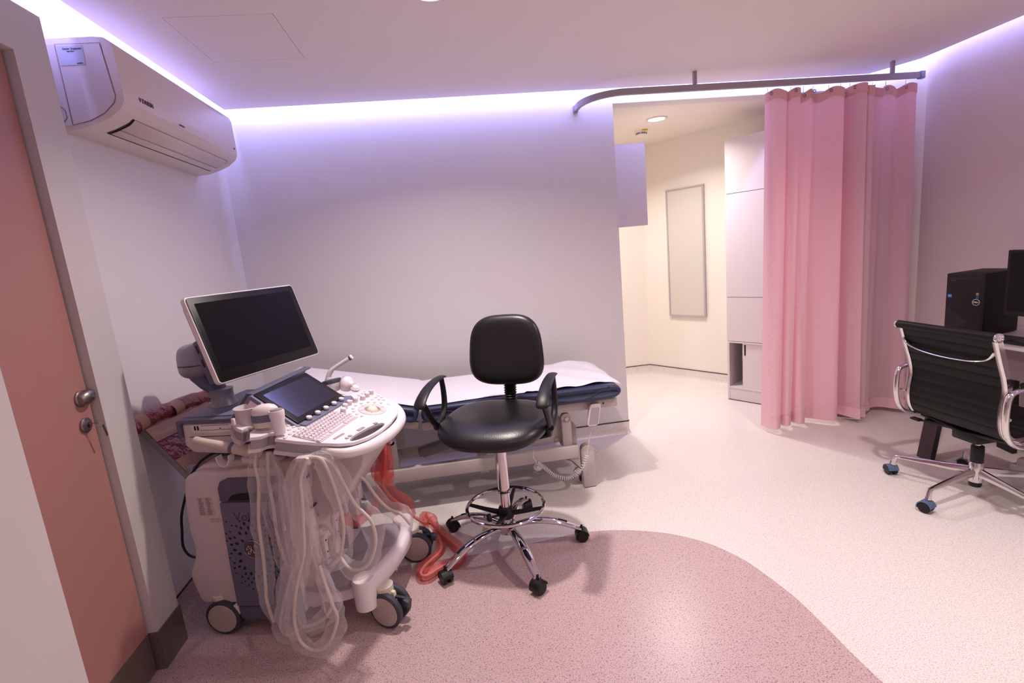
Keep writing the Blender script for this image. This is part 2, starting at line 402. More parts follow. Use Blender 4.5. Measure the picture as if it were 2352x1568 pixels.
# t coordinate of the cabinet front start
T0 = (V((2.281, 3.889, 0))-V((2.045, 5.008, 0))).dot(U); T1 = T0+.80
c1 = MB()
ab(c1, T0, T0+.018, 0.005, DF, 0, .515, o_); ab(c1, T1-.018, T1, 0.005, DF, 0, .515, o_); ab(c1, T0, T1, 0.005, DF-.02, .515, 2.14, o_)
ab(c1, T0+.018, T1-.018, .005, .02, .0, .515, o_); ab(c1, T0+.018, T1-.018, .02, DF, .105, .12, o_); ab(c1, T0+.018, T1-.018, .02, DF, .503, .515, o_)
c1.obj('carcass', M['white'], cb)
for z0, z1 in ((.519, .888), (.892, 1.722), (1.726, 2.143)):
    f = MB(); ab(f, T0, T1, DF-.02, DF, z0, z1, o_); f.obj('front_panel', M['white'], cb)
f = MB(); ab(f, T0, T1, DF-.02, DF-.012, .51, 2.14, o_); f.obj('shadow_gap', M['gap'], cb)
f = MB(); ab(f, T0+.018, T1-.018, DF-.015, DF-.003, .004, .103, o_); f.obj('plinth', M['white'], cb)
f = MB(); ab(f, T0+.005, T1-.005, DF-.013, DF+.001, 0, .005, o_); f.obj('plinth_seal', M['black'], cb)
f = MB(); ab(f, T0+.125, T1-.02, DF-.03, DF-.012, .121, .502, o_); sdr = f.obj('sliding_door', M['white'], cb)
f = MB(); ab(f, T0+.140, T0+.152, DF-.012, DF-.010, .40, .49, o_); f.obj('door_pull', M['gap'], sdr)
uc = thing('wall_cupboard', 'high white cupboard jutting out behind the end of the partition wall', 'cupboard', (1.25, 3.72, 1.82))
MB().box((0, 0, 0), (.47, .30, .568)).obj('cupboard_body', M['wall'], uc)
MB().box((0, -.153, -.02), (.47, .006, .545)).obj('end_panel', M['wall'], uc)

#PART2
# ------------------------------------------------------------------ air conditioner
ac = thing('air_conditioner', 'white wall mounted split air conditioner high on the left wall', 'air conditioner', (XL, 2.065, 1.99))
def acp(a, b): return (a, b)
prof = [(0, 0), (.06, .006), (.12, .022), (.17, .042), (.208, .07), (.222, .095), (.224, .13), (.222, .27), (.214, .292), (.196, .306), (.16, .310), (0, .308)]
YL = .995
b = MB(); b.prism(prof, lambda a, c: (a+.001, .004, c), lambda a, c: (a+.001, YL-.004, c), bev=.003)
b.obj('casing', M['acw'], ac, ang=25)
sp = [(0, .01), (.06, .016), (.115, .032), (.165, .052), (.2, .078), (.2, .27), (.19, .288), (.0, .288)]
b = MB(); b.prism([(a, c) for a, c in [(.012, .018), (.035, .02), (.035, .286), (.012, .286)]], lambda a, c: (a, .002, c), lambda a, c: (a, .006, c)); b.obj('rear_side_cover', M['acs'], ac)
b = MB(); b.prism([(.04, .022), (.10, .034), (.15, .056), (.188, .09), (.196, .11), (.182, .284), (.04, .286)], lambda a, c: (a, .001, c), lambda a, c: (a, .006, c)); b.obj('side_panel', M['acs'], ac)
b = MB(); b.tube([(.038, .0025, .02), (.10, .0025, .032), (.15, .0025, .054), (.190, .0025, .088), (.199, .0025, .11), (.184, .0025, .287), (.038, .0025, .288)], .0007, n=5, closed=True); b.obj('panel_seam', M['ink'], ac)
lb = MB().box((.085, -.0002, .248), (.082, .001, .062)).obj('side_label', mat('pale_label', 'c3c6de', .6), ac)
text('label_text', 'Daikin Singapore', .009, M['ink'], ac, (.092, -.0012, .270), (R(90), 0, 0))
text('label_text', 'Service', .008, M['ink'], ac, (.085, -.0012, .262), (R(90), 0, 0))
text('label_text', 'DAIKIN', .006, M['ink'], ac, (.108, -.0012, .222), (R(90), 0, 0))
MB().tube([(.004, .001, .03), (.012, .001, .032), (.024, .001, .045), (.024, .001, .07), (.014, .001, .082), (.002, .001, .084)], .001, n=5).obj('knockout_seam', M['ink'], ac)
# louvre set into the curved underside
def under(t):   # point and normal on the underside profile, t 0..1 from front to wall
    P = [V((.214, 0, .082)), V((.17, 0, .042)), V((.12, 0, .022)), V((.06, 0, .006))]
    s_ = t*3; i = min(int(s_), 2); return P[i].lerp(P[i+1], s_-i)
def upatch(mb, t0, t1, y0, y1, off, n=6):
    def f(u_, v_):
        p = under(t0+(t1-t0)*u_); q = under(min(1, t0+(t1-t0)*u_+.02)); d = (q-p).normalized() if (q-p).length > 1e-6 else V((-1, 0, -.2)).normalized()
        nr = V((-d.z, 0, d.x)); nr = nr if nr.z < 0 else -nr
        return p+nr*off+V((0, y0+(y1-y0)*v_, 0))
    top = MB(); mb.grid(f, n, 2)
b = MB(); upatch(b, .16, .84, .095, .925, .0032); b.obj('outlet_gap', M['gap'], ac)
for t0, t1 in ((.195, .585), (.60, .79)):
    b = MB(); upatch(b, t0, t1, .106, .912, .0062); o = b.obj('louvre', M['acw'], ac)
    md = o.modifiers.new('s', 'SOLIDIFY'); md.thickness = .002; md.offset = 0
text('brand_lettering', 'DAIKIN', .022, M['ink'], ac, (.2262, .155, .125), (R(90), 0, R(90)), bold=.0006)
b = MB(); b.prism([(-.009, .007), (.007, .007), (-.002, -.009)], lambda a, c: (.2262, .106+a, .125+c), lambda a, c: (.2270, .106+a, .125+c)); b.obj('brand_mark', M['ink'], ac)
text('mode_lettering', 'INVERTER', .010, M['ink'], ac, (.2262, .40, .104), (R(90), 0, R(90)))
MB().box((.2262, .955, .125), (.001, .016, .008)).obj('indicator', M['ink'], ac)
MB().cyl((.2262, .965, .106), (.2268, .965, .106), .0012, n=8).obj('indicator', M['ink'], ac)

# ------------------------------------------------------------------ curtain rail and curtain
rl = thing('curtain_rail', 'curved satin aluminium curtain rail hung from the ceiling', 'curtain rail', (1.65, 3.12, 2.32))
def r0(x, y, z): return (x-1.65, y-3.12, z-2.32)
YC = 3.12
path = [V(r0(.957, YB-.008, 2.32)), V(r0(.958, 3.38, 2.32))]+[V(r0(.958+.24-.24*cos(a), 3.36-.24*sin(a), 2.32)) for a in [i*pi/2/12 for i in range(13)]]+[V(r0(1.6, YC, 2.32)), V(r0(3.205, YC, 2.32))]
def sweep_rect(mb, pts, w_, h_):
    rs = []
    for i, p in enumerate(pts):
        d = (pts[min(i+1, len(pts)-1)]-pts[max(i-1, 0)]).normalized(); s_ = V((d.y, -d.x, 0))
        rs.append([p+s_*(w_/2)+V((0, 0, h_/2)), p-s_*(w_/2)+V((0, 0, h_/2)), p-s_*(w_/2)-V((0, 0, h_/2)), p+s_*(w_/2)-V((0, 0, h_/2))])
    mb.loft(rs, sm=True)
b = MB(); sweep_rect(b, path, .022, .036); b.obj('rail_track', M['rail'], rl, ang=40)
MB().box(r0(.957, YB-.010, 2.318), (.034, .020, .044), bev=.003).obj('wall_bracket', M['rail'], rl)
MB().box(r0(3.212, YC, 2.32), (.034, .030, .046), bev=.002).obj('end_cap', mat('grey_blue_cap', '8388a0', .5), rl)
for x in (1.64, 3.0):
    MB().box(r0(x, YC, (2.338+ZC)/2), (.022, .020, ZC-2.338), bev=.002).obj('ceiling_post', M['rail'], rl)
def curtain_material():
    m = mat('pink_woven_curtain', 'ef9aa0', .7, sheen=.2); nt = m.node_tree; n = nt.nodes; L = nt.links; b = n['Principled BSDF']
    uv = n.new('ShaderNodeUVMap'); uv.uv_map = 'UVMap'; sp = n.new('ShaderNodeSeparateXYZ'); L.new(uv.outputs[0], sp.inputs[0])
    def mth(op, a, b_=None, c=None):
        x = n.new('ShaderNodeMath'); x.operation = op
        for i, v in enumerate((a, b_, c)):
            if v is None: continue
            if isinstance(v, (int, float)): x.inputs[i].default_value = v
            else: L.new(v, x.inputs[i])
        return x.outputs[0]
    u_ = mth('DIVIDE', sp.outputs[0], .24); fu = mth('FRACT', u_); zz = mth('DIVIDE', sp.outputs[1], .040); fz = mth('FRACT', zz)
    # a column of short dashes twice per repeat, shifting half a step beside each other
    def col(c, w_, sh):
        inx = mth('LESS_THAN', mth('ABSOLUTE', mth('SUBTRACT', fu, c)), w_)
        f2 = mth('FRACT', mth('ADD', fz, sh)); iny = mth('LESS_THAN', f2, .42); return mth('MULTIPLY', inx, iny)
    s_ = mth('MAXIMUM', mth('MAXIMUM', col(.30, .05, 0), col(.42, .05, .5)), col(.8, .035, .2))
    mx = n.new('ShaderNodeMix'); mx.data_type = 'RGBA'; L.new(mth('MULTIPLY', s_, .38), mx.inputs[0]); mx.inputs[6].default_value = srgb('f6d4de'); mx.inputs[7].default_value = srgb('fbe4de')
    L.new(mx.outputs[2], b.inputs['Base Color'])
    tl = n.new('ShaderNodeBsdfTranslucent'); tl.inputs[0].default_value = srgb('f2a2b4'); ms = n.new('ShaderNodeMixShader'); ms.inputs[0].default_value = .28
    L.new(b.outputs[0], ms.inputs[1]); L.new(tl.outputs[0], ms.inputs[2]); L.new(ms.outputs[0], n['Material Output'].inputs[0])
    return m
MC = curtain_material()
cu = thing('privacy_curtain', 'pink patterned privacy curtain hanging in folds from the rail', 'curtain', (2.65, YC, .035))
# folds: x, y at the hem; the heading keeps the same folds but flatter and nearer the rail
hem = [(2.105, 3.16), (2.118, 3.10), (2.150, 3.07), (2.205, 3.10), (2.225, 3.165), (2.235, 3.11), (2.262, 3.09), (2.305, 3.12), (2.330, 3.18), (2.338, 3.12), (2.365, 3.10), (2.415, 3.125), (2.432, 3.20),
       (2.47, 3.175), (2.53, 3.125), (2.60, 3.085), (2.645, 3.10), (2.668, 3.18), (2.71, 3.19), (2.735, 3.13), (2.76, 3.065), (2.78, 3.06), (2.795, 3.14), (2.805, 3.09), (2.83, 3.07), (2.842, 3.085), (2.848, 3.17),
       (2.90, 3.15), (2.96, 3.16), (3.01, 3.20), (3.07, 3.195), (3.13, 3.14), (3.18, 3.10), (3.215, 3.115)]
top = [(2.115, 3.13), (2.125, 3.105), (2.160, 3.08), (2.215, 3.07), (2.235, 3.14), (2.245, 3.10), (2.270, 3.09), (2.315, 3.08), (2.335, 3.135), (2.342, 3.13), (2.372, 3.125), (2.425, 3.12), (2.470, 3.15),
       (2.49, 3.14), (2.54, 3.12), (2.60, 3.085), (2.63, 3.09), (2.655, 3.15), (2.675, 3.17), (2.69, 3.12), (2.72, 3.06), (2.745, 3.05), (2.750, 3.13), (2.757, 3.06), (2.79, 3.05), (2.80, 3.06), (2.812, 3.15),
       (2.86, 3.14), (2.92, 3.11), (2.97, 3.14), (3.03, 3.13), (3.08, 3.15), (3.12, 3.12), (3.165, 3.105)]
hem = [(x, 3.125+(y-3.125)*(1.25 if y < 3.125 else 1.1)) for x, y in hem]; top = [(x, 3.12+(y-3.12)*1.25) for x, y in top]
H = smooth([(x, y, 0) for x, y in hem], 6); T = smooth([(x, y, 0) for x, y in top], 6); nn = len(H)
drop = [.0]*nn
hooks = []
def hooktop(x):
    return 2.262+.013*cos((x-2.15)*2*pi/.14)
cb_ = MB(); NV = 26; um = [0]
for i in range(1, nn): um.append(um[-1]+(H[i]-H[i-1]).length)
def cpt(i, j):
    v = j/(NV-1); t = min(1, v*1.05); tt = t**.8
    p = H[i].lerp(T[i], tt); z0 = .035; z1 = hooktop(p.x); z = z0+(z1-z0)*v
    wv = .006*sin(p.x*31+v*3)*(1-v)
    return V((p.x-2.65+wv*.5, p.y-YC+wv, z-.035))
vs = [[cb_.b.verts.new(cpt(i, j)) for i in range(nn)] for j in range(NV)]
uvl = cb_.b.loops.layers.uv.new('UVMap')
for j in range(NV-1):
    for i in range(nn-1):
        f = cb_.b.faces.new((vs[j][i], vs[j][i+1], vs[j+1][i+1], vs[j+1][i])); f.smooth = True
        for lp, (a, b_) in zip(f.loops, ((i, j), (i+1, j), (i+1, j+1), (i, j+1))): lp[uvl].uv = (um[a], b_/(NV-1)*2.24)
me = bpy.data.meshes.new('drape'); cb_.b.to_mesh(me); cb_.b.free(); me.materials.append(MC)
dr = bpy.data.objects.new('drape', me); C.objects.link(dr); dr.parent = cu
def band(name, z0, z1, colr):
    b = MB(); rows = []
    for v in (z0, z1):
        row = []
        for i in range(nn):
            t = min(1, v*1.05)**.8; p = H[i].lerp(T[i], t); zz = hooktop(p.x); z = .035+(zz-.035)*v+.001
            wv = .006*sin(p.x*31+v*3)*(1-v)
            row.append(V((p.x-2.65+wv*.5, p.y-YC+wv-.004, z-.035)))
        rows.append(row)
    b._add(rows[0]+rows[1], [(i, i+1, nn+i+1, nn+i) for i in range(nn-1)])
    return b.obj(name, colr, cu)
band('heading_band', .974, 1.0, mat('curtain_heading', 'e8b2b4', .75)); band('hem_band', .0, .035, mat('curtain_hem', 'f2c4ce', .75))
for x, y in ((2.128, 3.098), (2.285, 3.08), (2.372, 3.118), (2.44, 3.118), (2.55, 3.11), (2.635, 3.085), (2.70, 3.09), (2.86, 3.13), (2.955, 3.118), (3.10, 3.125)):
    zt = hooktop(x)
    g = MB(); g.tube([V((x-2.65+.0085*cos(a), y-YC-.012, zt-.052+.0085*sin(a))) for a in [i*2*pi/14 for i in range(14)]], .0028, n=6, closed=True); go = g.obj('eyelet', M['satin'], cu)
    hk = MB(); hk.tube([(x-2.65, y-YC-.012, zt-.050), (x-2.65-.004, -.004, zt-.042), (x-2.65, 0, zt-.032), (x-2.65, 0, 2.295-.035)], .0016, n=6); hk.obj('hook', M['machw'], go)

# ------------------------------------------------------------------ examination couch
co = thing('examination_couch', 'navy examination couch on a beige frame against the back wall', 'couch', (0, 2.95, 0))
def cshift(mb):
    for v in mb.b.verts: v.co.y -= 2.95
    return mb
def cushion(name, x0, x1, zt, th, tilt, hx, r_end0=.03, r_end1=.03, mat_=None):
    """side profile in x-z swept over the width with rounded long edges"""
    prof = []
    w0, w1 = r_end0, r_end1
    prof = [(x0+w0, zt-th), (x1-w1, zt-th)]
    def se(cx, s_, wr, n=9): return [(cx+s_*wr*cos(a), zt-th/2+(th/2)*sin(a)) for a in [(-pi/2+pi*i/n) for i in range(n+1)]]
    right = se(x1-w1, 1, w1); left = [(cx, cz) for cx, cz in se(x0+w0, -1, w0)][::-1]
    P = right+left
    ys = [(2.625, .88), (2.622, .94), (2.630, .985), (2.65, 1.0), (3.24, 1.0), (3.262, .985), (3.268, .94)]
    rings = []; cx, cz = (x0+x1)/2, zt-th/2
    ys = [(2.640, .0), (2.622, .45), (2.620, .62), (2.626, .84), (2.642, .96), (2.665, 1.0), (3.225, 1.0), (3.25, .96), (3.264, .84), (3.27, .6), (3.262, .3), (3.25, 0)]
    for y, s_ in ys:
        ring = []
        for px, pz in P:
            q = V((px if s_ > .9 else px+(cx-px)*(1-s_)*th/(x1-x0)*.9, y, cz+(pz-cz)*max(s_, .02)))
            if tilt:
                d = q-V((hx, y, zt-th)); q = V((hx+d.x*cos(tilt)+d.z*sin(tilt), y, zt-th-d.x*sin(tilt)+d.z*cos(tilt)))
            ring.append(q)
        rings.append(ring)
    b = MB(); b.loft(rings); cshift(b)
    return b.obj(name, M['navy'], co, ang=60)
cushion('seat_cushion', -.235, .900, .640, .092, 0, 0, .03, .075)
cushion('head_cushion', -1.00, -.262, .640, .092, R(13.5), -.262, .04, .03)
for pts in ([(-.225, .60), (-.16, .612), (-.08, .604), (.04, .572), (.12, .567)], [(.22, .60), (.34, .625), (.45, .60), (.60, .567), (.70, .575), (.77, .61), (.83, .632)]):
    b = MB(); b.tube([V((x, 2.619, z)) for x, z in [(p.x, p.y) for p in smooth([(x, z, 0) for x, z in pts], 5)]], .0022, n=6); cshift(b); b.obj('cushion_seam', M['navy_seam'], co)
# upholstery frame and under-frame
def cbox(x0, x1, y0, y1, z0, z1, bev=.004):
    b = bx(x0, x1, y0, y1, z0, z1, bev); return cshift(b)
b = MB()
for y in (2.69, 3.18): b.box(((-.24+.885)/2, y, .515), (1.125, .035, .05), bev=.006)
for x in (-.2, .85): b.box((x, 2.935, .515), (.04, .47, .045), bev=.004)
cshift(b); b.obj('seat_frame', M['beige'], co)
t_ = Matrix.Rotation(R(13.5), 3, 'Y')
for y in (2.69, 3.18): cshift(MB().box((-.62, y, .61), (.74, .032, .045), t_, bev=.006)).obj('head_frame_rail', M['beige'], co)
for x in (.735, .80):
    b = MB(); b.cyl((x+.0, 2.6725, .518), (x, 2.6712, .518), .0055, n=12); cshift(b); b.obj('frame_hole', M['gap'], co)
b = MB()
for y, z in ((2.72, .234), (3.15, .20)): b.box((-.06, y, z), (1.40, .05, .075), bev=.005)
for x in (-.46, .08, .62): b.box((x, 2.935, .20), (.055, .42, .055), bev=.004)
cshift(b); b.obj('base_frame', M['beige'], co)
for x, nm in ((-.80, 0), (.697, 1)):
    for y in (2.725, 3.14):
        b = MB(); b.box((x, y, .115), (.075, .062, .23), bev=.006)
        b.cyl((x, y-.030, .226), (x, y+.030, .226), .036, n=24)
        cshift(b); lg = b.obj('leg', M['beige'], co)
        b = MB(); b.box((x, y, .004), (.07, .06, .008)); cshift(b); b.obj('foot_pad', M['gap'], lg)
for x, y in ((-.43, 2.74), (.585, 2.735), (.585, 3.12), (-.43, 3.12)):
    b = MB(); b.box((x, y, .345), (.058, .030, .19), bev=.008); b.cyl((x, y-.015, .44), (x, y+.015, .44), .029, n=20)
    b.mi = 1; b.cyl((x+.002, y-.022, .435), (x+.002, y-.010, .435), .011, n=14)
    cshift(b); b.obj('lift_arm', [M['beige'], M['machw']], co)
for y in (2.77, 3.09):
    b = MB(); b.prism([(.33, .30), (.40, .27), (.55, .28), (.575, .42), (.50, .49), (.27, .49)], lambda a, c, y=y: (a, y, c), lambda a, c, y=y: (a, y+.008, c), bev=.002)
    b.cyl((.53, y-.008, .30), (.53, y+.004, .30), .012, n=14)
    cshift(b); b.obj('side_plate', M['beige'], co)
b = MB(); b.box((.02, 2.93, .335), (.62, .07, .06), Matrix.Rotation(R(-12), 3, 'Y'), bev=.01); b.cyl((.30, 2.93, .40), (.42, 2.93, .44), .022); b.cyl((-.30, 2.93, .27), (-.1, 2.93, .31), .03)
cshift(b); b.obj('lift_motor', mat('grey_motor', '7d7478', .5), co)
for x, y in ((.395, 2.735), (-.25, 3.13)):
    b = MB(); b.box((x-.012, y+.02, .205), (.05, .03, .05), bev=.004); cshift(b); cc = b.obj('caster_fork', M['beige'], co)
    b = MB(); b.lathe([(0, 0), (.020, 0), (.027, .004), (.027, .020), (.02, .024), (0, .024)], (x, y-.02, .165), (0, 1, 0)); b.lathe([(0, -.003), (.010, -.003), (.011, .001), (0, .001)], (x, y-.02, .165), (0, 1, 0)); cshift(b); b.obj('transport_wheel', M['machw'], cc)
b = MB(); b.tube([(.73, 2.70, .26), (.76, 2.70, .22), (.75, 2.70, .21)], .003, n=6); cshift(b); b.obj('release_lever', M['chrome'], co)
b = MB(); b.tube([(.60, 2.76, .16), (.67, 2.76, .08), (.655, 2.76, .055), (.62, 2.76, .09), (.64, 2.76, .11)], .007, n=6); cshift(b); b.obj('brake_lever', M['chrome'], co)
b = MB(); b.lathe([(0, 0), (.02, 0), (.02, .02), (0, .02)], (.655, 2.78, .028), (1, 0, 0)); cshift(b); b.obj('leg_roller', M['blackpl'], co)
# paper sheet over the cushions
def shz(x, y):
    z = .643 if x > -.235 else .643+(-.245-x)*math.tan(R(13.5)) if x < -.262 else .641
    return z
xs = [-1.01+i*(1.93)/80 for i in range(81)]
def pf(u_, v_):
    x = -1.0+u_*1.925; y0 = 2.652+.012*sin(x*9)-.010*(x > .3)*(x-.3); y = y0+(3.235-y0)*v_
    z = shz(x, y)+.002+.0035*abs(sin(x*17+y*9))*(.3+.7*(x > .35))+.004*max(0, sin(x*5+y*21))*(x > .4)
    if x > .35: z += .010*math.exp(-((x-.74)/.10)**2)*(.4+.6*v_)+.005*sin(x*30+y*25)
    if x > .83: z -= (x-.83)**2*4.5; y = 2.95+(y-2.95)*(1-max(0, x-.84)*1.6)
    if x < -.24: z += .0015
    if v_ < .03: z -= .002
    return V((x, y-2.95, z))
b = MB(); b.grid(pf, 120, 26); pp = b.obj('paper_sheet', M['paper'], None, ang=80); pp.location = (0, 2.95, 0)
md = pp.modifiers.new('s', 'SOLIDIFY'); md.thickness = .0008; md.offset = 1
tag(pp, 'white paper sheet spread along the top of the navy couch', 'paper sheet')
# handset with coiled lead
hs = thing('couch_handset', 'grey white couch remote handset hooked on the frame with coiled lead', 'remote', (.732, 2.645, .40))
b = MB(); b.prism(rrect(.068, .125, .016, 4), lambda a, c: (a*.97+.22*c, -.012+.1*c, c+.068), lambda a, c: (a*.97+.22*c, .012+.1*c, c+.068), bev=.003); b.obj('handset_body', M['machw'], hs)
b = MB(); b.prism(rrect(.055, .095, .008, 3), lambda a, c: (a*.97+.22*c, -.0135+.1*c, c+.062), lambda a, c: (a*.97+.22*c, -.011+.1*c, c+.062)); b.obj('keypad', mat('grey_keypad', 'a89fa6', .5), hs)
b = MB(); b.tube([(-.025, .01, .125), (-.030, .012, .132), (-.015, .012, .136), (.0, .01, .13)], .0018, n=6); b.obj('hanging_hook', M['satin'], hs)
coil_c = smooth([(-.05, .02, -.18), (-.095, .02, -.265), (-.17, .02, -.305), (-.25, .02, -.28), (-.305, .02, -.225), (-.35, .02, -.185)], 40)
b = MB(); b.tube(smooth([(-.009, .0, .0), (-.03, .01, -.07), (-.045, .018, -.15), (-.05, .02, -.185)], 6), .003, n=8)
cp = []
for i, p in enumerate(coil_c):
    d = (coil_c[min(i+1, len(coil_c)-1)]-coil_c[max(i-1, 0)]).normalized(); n1 = V((0, 1, 0)); n2 = d.cross(n1); a = i*1.05
    cp.append(p+(n1*cos(a)+n2*sin(a))*.0105)
b.tube(cp, .0028, n=6); b.tube(smooth([(-.35, .02, -.185), (-.37, .018, -.14), (-.36, .018, -.11)], 5), .003, n=8)
b.obj('coiled_lead', M['machw'], hs)

# ------------------------------------------------------------------ black stool chair in the middle
def pillow(mb, poly, fmap, th, rings=((0, 1, 1), (.35, .99, .99), (.62, .96, .96), (.80, .86, .86), (.92, .66, .66), (.98, .38, .38), (1, 0, 0))):
    n = len(poly); cx = sum(p[0] for p in poly)/n; cy = sum(p[1] for p in poly)/n; R_ = []
    for s_, f, bk in rings[1:]: R_.append([fmap(cx+(x-cx)*s_, cy+(y-cy)*s_, th/2*f) for x, y in poly])
    for s_, f, bk in reversed(rings[1:-1]): R_.append([fmap(cx+(x-cx)*s_, cy+(y-cy)*s_, -th/2*bk) for x, y in poly])
    mb.loft(R_)
def sup(w_, h_, e, n=40, top=1, cx=0, cy=0):
    P = []
    for i in range(n):
        a = 2*pi*i/n; c, s_ = cos(a), sin(a); x = math.copysign(abs(c)**e, c)*w_/2; y = math.copysign(abs(s_)**e, s_)*h_/2
        P.append((cx+x*(1+(top-1)*(y/h_+.5)), cy+y))
    return P
def twin_caster(parent, p, ang_, hood, wheel, disc=None, r=.028, wd=.05):
    d = V((cos(ang_), sin(ang_), 0)); ax = V((-d.y, d.x, 0)); c = V(p)
    b = MB()
    for s_ in (-1, 1):
        q = c+ax*s_*wd*.32
        b.lathe([(0, -wd*.17), (r*.9, -wd*.17), (r, -wd*.1), (r, wd*.1), (r*.9, wd*.17), (0, wd*.17)], q, ax, n=20)
    w_ = b.obj('caster', wheel, parent)
    b = MB(); rs = []
    for k in range(9):
        a = -.1*pi+k*1.05*pi/8
        for_ = []
        rr = r*1.10
        o = c+d*(-cos(a))*rr*1.0+V((0, 0, sin(a)*rr))
        nrm = (d*(-cos(a))+V((0, 0, sin(a))))
        for_ = [o+ax*wd*.5+nrm*.003, o-ax*wd*.5+nrm*.003, o-ax*wd*.5-nrm*.002, o+ax*wd*.5-nrm*.002]
        rs.append(for_)
    b.loft(rs); b.cyl(c+V((0, 0, r*.6)), c+V((0, 0, r*1.9)), .006, n=10); b.obj('caster_hood', hood, w_)
    return w_
st = thing('drafting_chair', 'black vinyl armchair stool with chrome foot ring and five legs', 'chair', (.147, 2.21, 0), R(-22))
b = MB(); P = sup(.515, .485, .72, 48, 1, 0, -.015)
def seatmap(x, y, t):
    dip = .012*max(0, 1-(x/.2)**2-((y-.02)/.2)**2) if t > 0 else 0
    fr = max(0, (-y-.06)/.2); return V((x, y, .655+t-dip-.035*fr**2+(.012*(y/.24)**2 if y > 0 else 0)))
pillow(b, P, seatmap, .092); b.obj('seat', M['leather'], st, ang=80)
b = MB(); P2 = sup(.44, .41, .75, 40, 1, 0, -.005)
def panmap(x, y, t):
    fr = max(0, (-y-.06)/.2); return V((x, y, .612+t-.03*fr**2))
pillow(b, P2, panmap, .05); b.obj('seat_pan', mat('dark_seat_shell', '1d1517', .5), st, ang=80)
MB().box((0, .02, .577), (.14, .20, .02), bev=.006).obj('mechanism', M['blackpl'], st)
b = MB(); P = sup(.415, .355, .62, 48, .86, 0, 0)
def backmap(x, y, t): 
    return V((x, .262+(-t)+y*.12-.25*x*x*1.2+.0, .940+y))
pillow(b, P, backmap, .062); b.obj('backrest', M['leather'], st, ang=80)
b = MB(); rs = [(.018, .0)]
for i in range(11): rs += [(.034, .008+i*.0125), (.027, .0145+i*.0125)]
b.lathe(rs+[(.018, .148)], (.0, .262, .655), (0, .12, 1), n=20); b.obj('bellows', M['blackpl'], st)
MB().box((0, .16, .585), (.06, .22, .012), bev=.003).obj('back_bracket', M['blackpl'], st)
for s_ in (-1, 1):
    x = s_*.272
    padc = smooth([(x, -.235, .792), (x, -.20, .822), (x, -.14, .848), (x, -.07, .862), (x, .0, .866), (x, .055, .862)], 5)
    b = MB(); rs = []
    for i, p in enumerate(padc):
        t = i/(len(padc)-1); wv = .029*(1-.25*t)*(min(1, t*9+.55)); d = (padc[min(i+1, len(padc)-1)]-padc[max(i-1, 0)]).normalized(); up = V((0, -d.z, d.y))
        th = .0075*(1 if 0 < t < 1 else .6)
        rs.append([p+V((cos(a)*wv, 0, 0))+up*sin(a)*th for a in [2*pi*k/14 for k in range(14)]])
    b.loft(rs); ar = b.obj('armrest_pad', M['blackpl'], st, ang=60)
    b = MB(); pth = smooth([(x, -.205, .812), (x, -.165, .765), (x, -.12, .705), (x*.985, -.085, .665), (x*.95, -.06, .645)], 5); b.tube(pth, [.016-.002*i/len(pth) for i in range(len(pth))], n=10, sx=1, sy=.7)
    pth = smooth([(x, .035, .862), (x, .045, .80), (x, .04, .73), (x, .01, .685), (x, -.04, .66), (x*.985, -.085, .655)], 5); b.tube(pth, [.0125+.005*i/len(pth) for i in range(len(pth))], n=10)
    b.tube([(x*.97, -.075, .655), (x*.94, -.05, .615), (x*.75, -.03, .590), (x*.3, 0, .582)], [.017, .016, .012, .01], n=10)
    b.obj('arm_support', M['blackpl'], ar)
b = MB(); b.lathe([(.0285, 0), (.0285, .27)], (0, 0, .305), n=28); b.obj('outer_column', M['chrome'], st)
b = MB(); b.lathe([(.0245, 0), (.0245, .205)], (0, 0, .105), n=28); b.lathe([(.0245, 0), (.031, .002), (.031, .008), (.0245, .012)], (0, 0, .298), n=28); b.obj('inner_column', M['chrome'], st)
b = MB(); b.tube([(.186*cos(a), .186*sin(a), .226) for a in [2*pi*i/56 for i in range(56)]], .0085, n=10, closed=True); b.obj('foot_ring', M['chrome'], st)
b = MB(); b.lathe([(.026, 0), (.036, .004), (.036, .05), (.030, .06), (.026, .06)], (0, 0, .165), n=24)
for a in (0, pi/2, pi, 1.5*pi):
    a += .02; d = V((cos(a), sin(a), 0)); s_ = V((-d.y, d.x, 0))
    b.loft([[d*q+s_*w_+V((0, 0, z)) for w_, z in ((hw, z0+.006), (-hw, z0+.006), (-hw, z0-.006), (hw, z0-.006))] for q, hw, z0 in ((.03, .016, .19), (.10, .010, .203), (.182, .006, .222))])
b.obj('ring_bracket', M['blackpl'], st)
b = MB(); b.cyl((-.030, -.02, .185), (-.075, -.05, .185), .006, n=10); b.lathe([(.008, 0), (.019, .004), (.019, .018), (.012, .024), (0, .024)], (-.062, -.042, .185), (-.83, -.56, 0), n=16); b.obj('clamp_knob', M['blackpl'], st)
b = MB(); b.lathe([(.025, 0), (.040, .004), (.044, .02), (.044, .045), (.034, .058), (.025, .06)], (0, 0, .088), n=28); b.obj('base_hub', M['chrome'], st)
